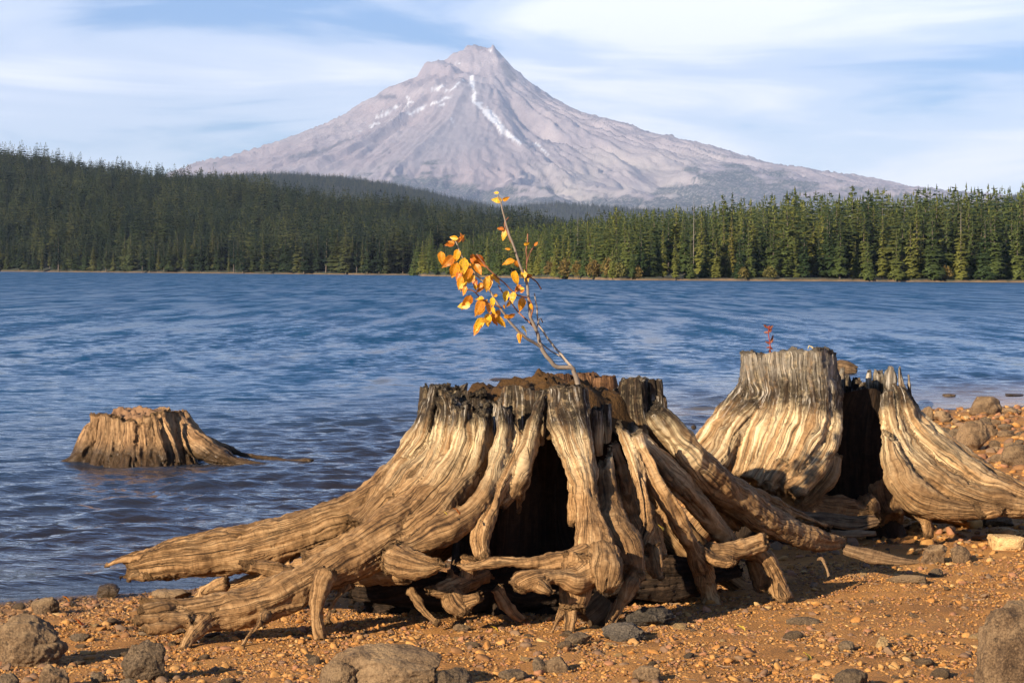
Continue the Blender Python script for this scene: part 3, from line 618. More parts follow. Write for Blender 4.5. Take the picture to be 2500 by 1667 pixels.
# far shore on the right: single trees, the front rank by the water and the tall ones of the skyline
trees = []
front_px = []; x = 1044.0
while x < 2560: front_px.append(x); x += 12 + 17 * rng.random() + (10 if x > 1500 else 0)
front_px = np.array(front_px); nfr = len(front_px)
ords = lambda k: '%d%s' % (k, {1: 'st', 2: 'nd', 3: 'rd'}.get(k % 10 if k not in (11, 12, 13) else 0, 'th'))
for i, p_ in enumerate(front_px):
    D = float(pen_shore(p_)) + 1.2 + 7 * rng.random(); full = HC + (hor(p_) - pen_top(p_)) / FPX * D
    h = full * (0.34 + 0.36 * rng.random()); v = int(rng.integers(0, 5)); v = 4 if v == 3 else v
    place_tree((p_ - PX0) / FPX * D, D, h, v, cr_R, '%s young conifer at the far water edge, %s from the point' % (WORD[v], ords(i + 1)), 'young conifers along the far shore', 1.0 + 0.3 * rng.random())
for i, p_ in enumerate(np.linspace(1010, 1056, 12)):
    D = max(float(pen_shore(p_)), 730) + 6 + 110 * ((i * 0.618) % 1); v = int(rng.integers(0, 5)); v = 4 if v == 3 else v
    place_tree((p_ - PX0) / FPX * D, D, 9 + 5 * rng.random(), v, cr_R, '%s conifer clustered on the tip of the point, %s of them from the left' % (WORD[v], ords(i + 1)), 'conifers on the tip of the point', 1.2)
sky_px = np.sort(np.concatenate([np.linspace(1075, 2560, 52) + rng.normal(size=52) * 7]))
for i, p_ in enumerate(sky_px):
    D = float(pen_shore(p_)) + 34 + 46 * rng.random(); z = float(far_z(np.array([(p_ - PX0) / FPX * D]), np.array([D]))[0])
    h = (HC - z + (hor(p_) - pen_top(p_)) / FPX * D) * (0.86 + 0.24 * rng.random()); v = int(rng.integers(0, 6))
    place_tree((p_ - PX0) / FPX * D, D, h, v, cr_R, '%s tall conifer on the far shore skyline, %s from the point' % (WORD[v], ords(i + 1)), 'skyline conifers of the far shore', 0.85 + 0.3 * rng.random())
for i, p_ in enumerate(np.sort(1060 + 1500 * rng.random(88))):
    D = float(pen_shore(p_)) + 11 + 24 * rng.random(); z = float(far_z(np.array([(p_ - PX0) / FPX * D]), np.array([D]))[0])
    h = (HC - z + (hor(p_) - pen_top(p_)) / FPX * D) * (0.6 + 0.3 * rng.random()); v = int(rng.integers(0, 6))
    place_tree((p_ - PX0) / FPX * D, D, h, v, cr_R, '%s mid-height conifer in the far shore wood, %s from the point' % (WORD[v], ords(i + 1)), 'mid-height conifers of the far shore', 0.9 + 0.3 * rng.random())
# distinct trees
def special(px, dd, hpx, crown, label, tr_=None, wide=1.0, name='conifer'):
    D = float(pen_shore(px)) + dd; x = (px - PX0) / FPX * D; z = float(far_z(np.array([x]), np.array([D]))[0]) - 0.1
    h = hpx / FPX * D; o = thing(name, label, 'tree', (x, D, z)); s = h / 20.0; o.scale = (s * wide, s * wide, s)
    link('trunk', tr_ or tk, o)
    if crown: link('crown', crown, o)
    return o
cr_Y = crown_mesh('crown', 140, m=M_yellow, **SPEC[1])
special(1785, 16, 150, cr_Y, 'yellowing conifer standing out among green ones on the far shore', wide=0.9)
cr_P = crown_mesh('crown', 141, 20, M_leafR, R=3.4, levels=22, nb=8, kite=True, taper=0.35, bare=0.42, gap=0.7, ragged=0.6)
special(2203, 4, 140, cr_P, 'pine with a long bare trunk above the sandy bank of the far shore', trunk_mesh('trunk', 19.5, 0.5, M_bark, 3))
tks = trunk_mesh('trunk', 20.0, 0.16, M_snag, 4)
def snag(px, dd, hpx, label):
    o = special(px, dd, hpx, None, label, tks, name='dead_tree'); r = np.random.default_rng(int(px))
    for k in range(9):
        zz = 8 + 11 * r.random(); a = r.random() * 6.28; ln = (20 - zz) * 0.12 + 0.4
        c, s_ = math.cos(a), math.sin(a)
        V = [(-.04 * s_, .04 * c, zz), (.04 * s_, -.04 * c, zz), (0, 0, zz + .08), (ln * c, ln * s_, zz - .2 * ln)]
        link('branch', make_mesh('branch', V, [(0, 1, 3), (1, 2, 3), (2, 0, 3)], mats=[M_snag]), o)
snag(1693, 20, 188, 'bare grey snag poking above the canopy of the far shore')
snag(2345, 14, 180, 'pale dead trunk standing in front of dark firs on the far shore')
snag(1410, 18, 150, 'slim pale snag near the middle of the far shore forest')
# autumn shrubs at the water edge
def shrub(px, wpx, hpx, i):
    D = float(pen_shore(px)) + 1.5; x = (px - PX0) / FPX * D; r = np.random.default_rng(500 + i); w_, h_ = wpx / FPX * D, hpx / FPX * D
    n = 420; u = r.normal(size=(n, 3)); u /= np.linalg.norm(u, axis=1)[:, None]; u *= r.random((n, 1)) ** 0.4; P = u * (w_ / 2, w_ / 2.5, h_ / 2) + (0, 0, h_ / 2)
    P[:, 2] += 0.25 * h_ * r.random(n) * (np.abs(u[:, 0]) < 0.5); s = 0.28
    T1 = r.normal(size=(n, 3)) * s; T2 = r.normal(size=(n, 3)) * s
    V = np.stack([P, P + T1, P + T2], 1).reshape(-1, 3); F = np.arange(3 * n).reshape(-1, 3)
    o = thing('shrub', 'rust and yellow shrub on the far shore, %s from the point' % ords(i + 1), 'shrub', (x, D, 0.5), 'autumn shrubs on the far shore')
    link('foliage', make_mesh('foliage', V, F, smooth=False, mats=[M_shrub]), o)
    k = 5; VV = []; 
    for j in range(k): a = j * 1.3; VV += [(0.05 * math.cos(a), 0.05 * math.sin(a), -0.3), (0.05 * math.cos(a + 1), 0.05 * math.sin(a + 1), -0.3), (0.3 * w_ * math.cos(a), 0.25 * w_ * math.sin(a), h_ * 0.7)]
    link('stem', make_mesh('stem', VV, np.arange(3 * k).reshape(-1, 3), mats=[M_bark]), o)
for i, (p_, w_, h_) in enumerate([(1345, 34, 36), (1378, 36, 42), (1412, 34, 36), (1448, 36, 38), (1484, 34, 44), (1515, 30, 34), (1556, 22, 24), (1880, 34, 26), (1815, 26, 22), (2310, 30, 28)]): shrub(p_, w_, h_, i)
# foot of the hill across the lake: the front rank as single trees
hx = []; x = -20.0
while x < 1075: hx.append(x); x += 9 + 11 * rng.random()
for i, p_ in enumerate(hx):
    D = float(hill_shore(p_)) + 2 + 14 * rng.random(); h = 9 + 9 * rng.random(); v = int(rng.integers(0, 6))
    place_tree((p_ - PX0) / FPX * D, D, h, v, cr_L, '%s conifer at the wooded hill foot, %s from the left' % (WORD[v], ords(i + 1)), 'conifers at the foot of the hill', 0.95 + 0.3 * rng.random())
# the rest of the woods: nobody could count them
LOW = [dict(H=20, R=4.6, levels=20, nb=7, kite=False, taper=0.75), dict(H=20, R=3.8, levels=20, nb=7, kite=False, taper=0.6, droop=0.5), dict(H=20, R=5.2, levels=18, nb=7, kite=False, taper=0.8), dict(H=20, R=4.0, levels=18, nb=6, kite=False, taper=0.5, gap=0.4, ragged=0.5)]
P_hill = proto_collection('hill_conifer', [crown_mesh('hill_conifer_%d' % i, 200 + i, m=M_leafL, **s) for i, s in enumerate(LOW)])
P_shore = proto_collection('shore_conifer', [crown_mesh('shore_conifer_%d' % i, 220 + i, m=M_leafR, **s) for i, s in enumerate(LOW)])
def wood_points(n, pxr, dfun, seed):
    r = np.random.default_rng(seed); p_ = pxr[0] + (pxr[1] - pxr[0]) * r.random(n)
    d0, d1 = dfun(p_); D = np.sqrt(d0 ** 2 + (d1 ** 2 - d0 ** 2) * r.random(n)); x = (p_ - PX0) / FPX * D
    return x, D, far_z(x, D), p_, r
def wood_stuff(name, n, pxr, dfun, hr, seed, coll, label, keep=None):
    x, D, z, p_, r = wood_points(n, pxr, dfun, seed); k = z > 0.3
    h = hr[0] + (hr[1] - hr[0]) * r.random(n) ** 1.2
    h = h * (1 + 0.22 * fbm(x / 45, D / 60, 0, seed, 2))
    if keep is not None: h = np.minimum(h, keep(p_, D, z))
    k &= h > 4; s = h / 20.0; wd = s * (0.85 + 0.4 * r.random(n))
    P = np.stack([x, D, z - 0.3], -1)[k]; rot = np.stack([r.normal(size=n) * 0.02, r.normal(size=n) * 0.02, r.random(n) * 6.28], -1)[k]
    scatter(name, P, rot, np.stack([wd, wd, s], -1)[k], r.integers(0, 4, n)[k], coll, label, 'forest')
wood_stuff('hill_forest', 14000, (-420, 1520), lambda p: (hill_shore(p) + 4, hill_crest(p) + 140), (10, 21), 31, P_hill, 'dark conifer forest covering the hill across the lake')
wood_stuff('shore_forest', 2600, (1050, 2900), lambda p: (pen_shore(p) + 14, pen_shore(p) + 330), (12, 24), 32, P_shore, 'dense conifer wood behind the single trees of the far shore', lambda p, D, z: (HC - z + (hor(p) - pen_top(p) - 4) / FPX * D) * (0.72 + 0.3 * np.random.default_rng(5).random(len(p))))
wood_stuff('ridge_forest', 15000, (250, 1500), lambda p: (p * 0 + 4400, p * 0 + 6250), (13, 21), 33, P_hill, 'hazy conifer forest on the ridge behind the hill')
wood_stuff('valley_forest', 13000, (1000, 2700), lambda p: (p * 0 + 6300, p * 0 + 8500), (13, 21), 34, P_hill, 'blue-green conifer forest on the low ridge at the foot of the mountain')

# ------------------------------------------------------------------ weathered stumps: every root is a strand swept along its own path
def spline(P, n_per):
    """Catmull-Rom through rows of P; returns samples about n_per metres apart (first three columns are metres)"""
    P = np.asarray(P, float); P = np.vstack([2 * P[0] - P[1], P, 2 * P[-1] - P[-2]]); out = []
    for i in range(1, len(P) - 2):
        ln = np.linalg.norm(P[i + 1, :3] - P[i, :3]); k = max(2, int(ln / n_per)); t = np.linspace(0, 1, k, endpoint=False)[:, None]
        a, b, c, d = P[i - 1], P[i], P[i + 1], P[i + 2]
        out.append(0.5 * (2 * b + (c - a) * t + (2 * a - 5 * b + 4 * c - d) * t ** 2 + (3 * b - a - 3 * c + d) * t ** 3))
    out.append(P[-2:-1]); S = np.vstack(out); S[:, 3:] = np.maximum(S[:, 3:], 0.003)
    return S
_tot = [0]
def strand(S, axis, base, seed, res=0.0075, jag=(0.03, 0.03), groove=1.0, sq=2.4, lump=1.0, twist=0.0, hollow=(0.5, 0.4)):
    """mesh of one root: S rows x, y, z, half width, half thickness (metres); ridges, cracks and lumps run along it"""
    n = len(S); C = S[:, :3].copy(); hw, ht = S[:, 3].copy(), S[:, 4].copy()
    T = np.gradient(C, axis=0); T /= np.linalg.norm(T, axis=1)[:, None]
    sl = np.concatenate([[0], np.cumsum(np.linalg.norm(np.diff(C, axis=0), axis=1))])
    ref = np.stack([C[:, 0] - axis[0], C[:, 1] - axis[1], np.zeros(n)], -1); ref /= (np.linalg.norm(ref, axis=1)[:, None] + 1e-6); ref[:, 2] = 0.8
    Nn = np.zeros((n, 3)); prev = None
    for i in range(n):
        v = ref[i] - ref[i].dot(T[i]) * T[i]
        if prev is not None: v = v + 2.5 * (prev - prev.dot(T[i]) * T[i])
        v /= np.linalg.norm(v) + 1e-9; Nn[i] = v; prev = v
    B = np.cross(T, Nn); Rm = float(np.mean((hw + ht) / 2)); k = int(np.clip(2 * math.pi * max(Rm, 0.75 * hw.max()) / res, 10, 200))
    e = 2.0 / sq; pf = np.linspace(0, 2 * math.pi, 2001); c0, s0 = np.cos(pf), np.sin(pf)
    al = np.concatenate([[0], np.cumsum(np.hypot(np.diff(np.sign(c0) * np.abs(c0) ** e * hw.mean()), np.diff(np.sign(s0) * np.abs(s0) ** e * ht.mean())))])
    ph0 = np.interp(np.linspace(0, al[-1], k, endpoint=False), al, pf); ph = ph0[None, :] + 0 * sl[:, None]
    cs, sn = np.cos(ph), np.sin(ph)
    ex = np.sign(cs) * np.abs(cs) ** e; ey = np.sign(sn) * np.abs(sn) ** e
    so = seed * 3.71
    sc = sl[:, None] * np.ones((1, k))
    def q(lam, st, sd):
        return vnoise(cs * Rm / lam + so, sn * Rm / lam - so, sc / (lam * st) + so, sd)
    d = lump * (0.16 * Rm * q(0.16, 2.2, 1) + 0.10 * Rm * q(0.07, 4.0, 2))
    cr1 = (1 - np.abs(q(0.06, 8.0, 3))) ** 9; cr2 = (1 - np.abs(q(0.024, 11.0, 4))) ** 6; cr3 = np.clip(q(0.10, 3.0, 12) * 2 - 0.55, 0, 1)
    d = d - groove * (min(0.034, 0.42 * Rm) * cr1 + min(0.011, 0.2 * Rm) * cr2 + min(0.02, 0.25 * Rm) * cr3) + groove * 0.005 * q(0.014, 9.0, 5)
    d = d + 0.0035 * vnoise(cs * 30 * Rm + so, sn * 30 * Rm, sc * 34, 6)
    P = C[:, None, :] + B[:, None, :] * (ex * hw[:, None])[..., None] + Nn[:, None, :] * (ey * ht[:, None])[..., None]
    rad = B[:, None, :] * (ex / np.maximum(hw, .004)[:, None])[..., None] + Nn[:, None, :] * (ey / np.maximum(ht, .004)[:, None])[..., None]
    rad /= np.linalg.norm(rad, axis=2)[..., None] + 1e-9
    lim = np.minimum(hw, ht)[:, None]; d = np.clip(d, -0.75 * lim, 0.75 * lim)
    P = P + rad * d[..., None]
    # ragged broken ends
    for endi, am in ((0, jag[0]), (n - 1, jag[1])):
        if am <= 0: continue
        f = np.exp(-np.abs(sl - sl[endi]) / (am * 1.2 + 0.004)); s_ = -1.0 if endi == 0 else 1.0
        jn = 0.9 * vnoise(np.cos(ph[endi]) * Rm / 0.045 + so, np.sin(ph[endi]) * Rm / 0.045, so, 7) + 0.3 * vnoise(np.cos(ph[endi]) * Rm / 0.014 + so, np.sin(ph[endi]) * Rm / 0.014, so, 8)
        P = P + T[:, None, :] * (s_ * am * f[:, None] * jn[None, :])[..., None]
    V = P.reshape(-1, 3); F = [grid_faces(n, k, True)]
    u = np.linspace(0, al[-1], k, endpoint=False); u = np.minimum(u, al[-1] - u)
    UV = np.stack([np.broadcast_to(u, (n, k)), sc], -1).reshape(-1, 2)
    # end caps: two rings sinking into the broken end
    Vx, UVx, Fx = [V], [UV], list(map(tuple, F[0]))
    nv = len(V)
    for endi, s_, hl in ((0, -1, hollow[0]), (n - 1, 1, hollow[1])):
        ring = P[endi]; c = ring.mean(0); m1 = c + (ring - c) * 0.62 - T[endi] * s_ * hl * 0.5 * lim[endi] + 0.008 * np.stack([vnoise(ring[:, i] * 40, ring[:, (i + 1) % 3] * 40, so, 9) for i in range(3)], -1)
        cc = c - T[endi] * s_ * hl * 0.8 * lim[endi]
        Vx += [m1, cc[None]]; UVx += [np.stack([u * 3 + 1, np.full(k, sl[endi] + 0.02)], -1), np.array([[0.5, sl[endi] + 0.05]])]
        Vx.insert(len(Vx) - 2, ring); UVx.insert(len(UVx) - 2, np.stack([u * 3 + 1, np.full(k, sl[endi])], -1)); a0 = nv; nv += k
        for j in range(k):
            j2 = (j + 1) % k
            f1, f2 = (a0 + j2, a0 + j, nv + j, nv + j2), (nv + j2, nv + j, nv + k)
            Fx += [f1, f2] if s_ < 0 else [f1[::-1], f2[::-1]]
        nv += k + 1
    return np.vstack(Vx) - np.asarray(base), Fx, np.vstack(UVx)
def px_path(pts):
    """rows (px, py, depth, half width px[, thickness ratio]) -> x y z hw ht"""
    out = []
    for r_ in pts:
        X = unproj(r_[0], r_[1], r_[2]); h = r_[3] / FPX * r_[2]; out.append([*X, h, h * (r_[4] if len(r_) > 4 else 0.85)])
    return np.array(out)
def root(parent, axis, base, pts, seed, m, name='root', world=False, res=0.0075, **kw):
    S = spline(pts if world else px_path(pts), res)
    V, F, UV = strand(S, axis, base, seed, res, **kw)
    return link(name, make_mesh(name, V, F, uv=UV, mats=[m]), parent)

def fuse(parent, axis, base, items, voxel, smooth=4, crack=1.0):
    """grow several strands into one continuous wooden body, carve cracks along the grain, then hand each root its own piece of the skin"""
    Vs, Fs, UVs, IDs, off = [], [], [], [], 0
    for k, (pts, seed, m, kw) in enumerate(items):
        S = spline(pts, voxel * 1.15); V, F, UV = strand(S, axis, base, seed, voxel * 1.15, groove=0.2, **kw)
        Vs.append(V); Fs += [tuple(i + off for i in f) for f in F]; UVs.append(UV); IDs.append(np.full(len(V), k)); off += len(V)
    Vs, UVs, IDs = np.vstack(Vs), np.vstack(UVs), np.concatenate(IDs)
    tmp = bpy.data.objects.new('tmp', make_mesh('tmp', Vs, Fs)); COL.objects.link(tmp)
    md = tmp.modifiers.new('r', 'REMESH'); md.mode = 'VOXEL'; md.voxel_size = voxel; md.adaptivity = 0
    dg = bpy.context.evaluated_depsgraph_get(); ev = tmp.evaluated_get(dg); me = ev.to_mesh(); nv, npl = len(me.vertices), len(me.polygons)
    V = np.empty(nv * 3); me.vertices.foreach_get('co', V); V = V.reshape(-1, 3)
    lt = np.empty(npl, np.int32); me.polygons.foreach_get('loop_total', lt); lv = np.empty(len(me.loops), np.int32); me.loops.foreach_get('vertex_index', lv)
    ed = np.empty(len(me.edges) * 2, np.int32); me.edges.foreach_get('vertices', ed); ed = ed.reshape(-1, 2)
    ev.to_mesh_clear(); bpy.data.objects.remove(tmp)
    Q = lv.reshape(-1, 4)
    lab = np.arange(nv)                                                # keep only sizeable connected pieces
    for _ in range(400):
        m = np.minimum(lab[ed[:, 0]], lab[ed[:, 1]]); new = lab.copy(); np.minimum.at(new, ed[:, 0], m); np.minimum.at(new, ed[:, 1], m); new = new[new]
        if (new == lab).all(): break
        lab = new
    Q = Q[np.bincount(lab, minlength=nv)[lab[Q[:, 0]]] > 400]
    deg = np.bincount(ed.ravel(), minlength=nv)[:, None].astype(float)
    def lap(X):
        A = np.zeros_like(X)
        for c in range(X.shape[1]):
            A[:, c] = np.bincount(ed[:, 0], X[ed[:, 1], c], nv) + np.bincount(ed[:, 1], X[ed[:, 0], c], nv)
        return A / np.maximum(deg, 1)
    from mathutils.kdtree import KDTree
    kd = KDTree(len(Vs))
    for i, v in enumerate(Vs): kd.insert(v, i)
    kd.balance(); near = np.fromiter((kd.find(v)[1] for v in V), np.int64, nv)
    for _ in range(smooth): V = V + 0.6 * (lap(V) - V)
    UV, ID = UVs[near], IDs[near]
    es = ed[ID[ed[:, 0]] == ID[ed[:, 1]]]; dg2 = np.bincount(es.ravel(), minlength=nv).astype(float)
    for _ in range(4):
        for c in range(2):
            av = (np.bincount(es[:, 0], UV[es[:, 1], c], nv) + np.bincount(es[:, 1], UV[es[:, 0], c], nv)) / np.maximum(dg2, 1); UV[:, c] = np.where(dg2 > 0, 0.5 * UV[:, c] + 0.5 * av, UV[:, c])
    def normals(V):
        a, b, c, d = V[Q[:, 0]], V[Q[:, 1]], V[Q[:, 2]], V[Q[:, 3]]; fn = np.cross(c - a, d - b); nn = np.zeros_like(V)
        for k in range(4):
            for x in range(3): nn[:, x] += np.bincount(Q[:, k], fn[:, x], nv)
        return nn / (np.linalg.norm(nn, axis=1)[:, None] + 1e-12)
    nn = normals(V); sd = np.array([it[1] for it in items])[ID] * 5.3
    wv = 0.022 * vnoise(UV[:, 0] * 7, UV[:, 1] * 4.5, sd, 20) + 0.009 * vnoise(UV[:, 0] * 20, UV[:, 1] * 12, sd, 29); u, v = UV[:, 0] + wv, UV[:, 1]; UV[:, 0] = u
    amt = np.clip(0.25 + 1.3 * fbm(u * 6, v * 2.2, sd, 21, 3), 0.0, 1.5)
    c1 = (1 - np.abs(vnoise(u / 0.055, v / 0.5, sd, 22))) ** 16; c2 = (1 - np.abs(vnoise(u / 0.026, v / 0.35, sd, 23))) ** 10
    pit = np.clip(vnoise(u / 0.05, v / 0.12, sd, 24) * 2.2 - 1.05, 0, 1)
    d = -crack * amt * (0.026 * c1 + 0.006 * c2) - crack * 0.018 * pit + 0.0018 * vnoise(u / 0.012, v / 0.14, sd, 25) + 0.003 * vnoise(V[:, 0] * 70, V[:, 1] * 70, V[:, 2] * 70, 26)
    d = d + 0.010 * fbm(V[:, 0] * 9, V[:, 1] * 9, V[:, 2] * 9, 27, 3) + 0.006 * np.tanh(4 * vnoise(u / 0.07, v / 0.5, sd, 28))
    V = V + nn * d[:, None]; nn = normals(V); fid = ID[Q].max(1)
    fid = np.where((ID[Q] == ID[Q][:, :1]).all(1), ID[Q][:, 0], np.sort(ID[Q], 1)[:, 1])
    for k, (pts, seed, m, kw) in enumerate(items):
        f = Q[fid == k]
        if len(f) < 6: continue
        ids, inv = np.unique(f, return_inverse=True); me = make_mesh('root', V[ids], inv.reshape(-1, 4), uv=UV[ids], mats=[m])
        me.normals_split_custom_set_from_vertices(nn[ids].astype(np.float32))
        link('root', me, parent)

M_wood1 = wood_material('main_stump_wood', zc=(0.86, 0.97), char=0.95, pale=0.85, palez=(0.66, 0.86), white=0.75)
M_wood2 = wood_material('tall_stump_wood', zc=(0.80, 0.90), char=0.93, grey=0.75, pale=0.85, palez=(0.42, 0.72), white=0.75)
M_wood3 = wood_material('lake_stump_wood', zc=(0.55, 0.7), char=0.0, pale=0.0, wet=(0.09, 0.19), base=((0.12, 0.06, 0.028), (0.33, 0.185, 0.085), (0.50, 0.31, 0.155)))
M_drift = wood_material('driftwood', char=0.0, pale=0.0, base=((0.08, 0.042, 0.02), (0.20, 0.115, 0.055), (0.30, 0.19, 0.098)))
M_moss = simple('stump_moss', (0.075, 0.036, 0.010), 0.95, 0.6, 60.0, 0.02)
M_rot = wood_material('rot_painted_shade', char=0.0, pale=0.0, base=((0.012, 0.008, 0.005), (0.035, 0.02, 0.011), (0.085, 0.048, 0.025)))  # rotten wood, darkened to stand in for shade in the hollows and underneath

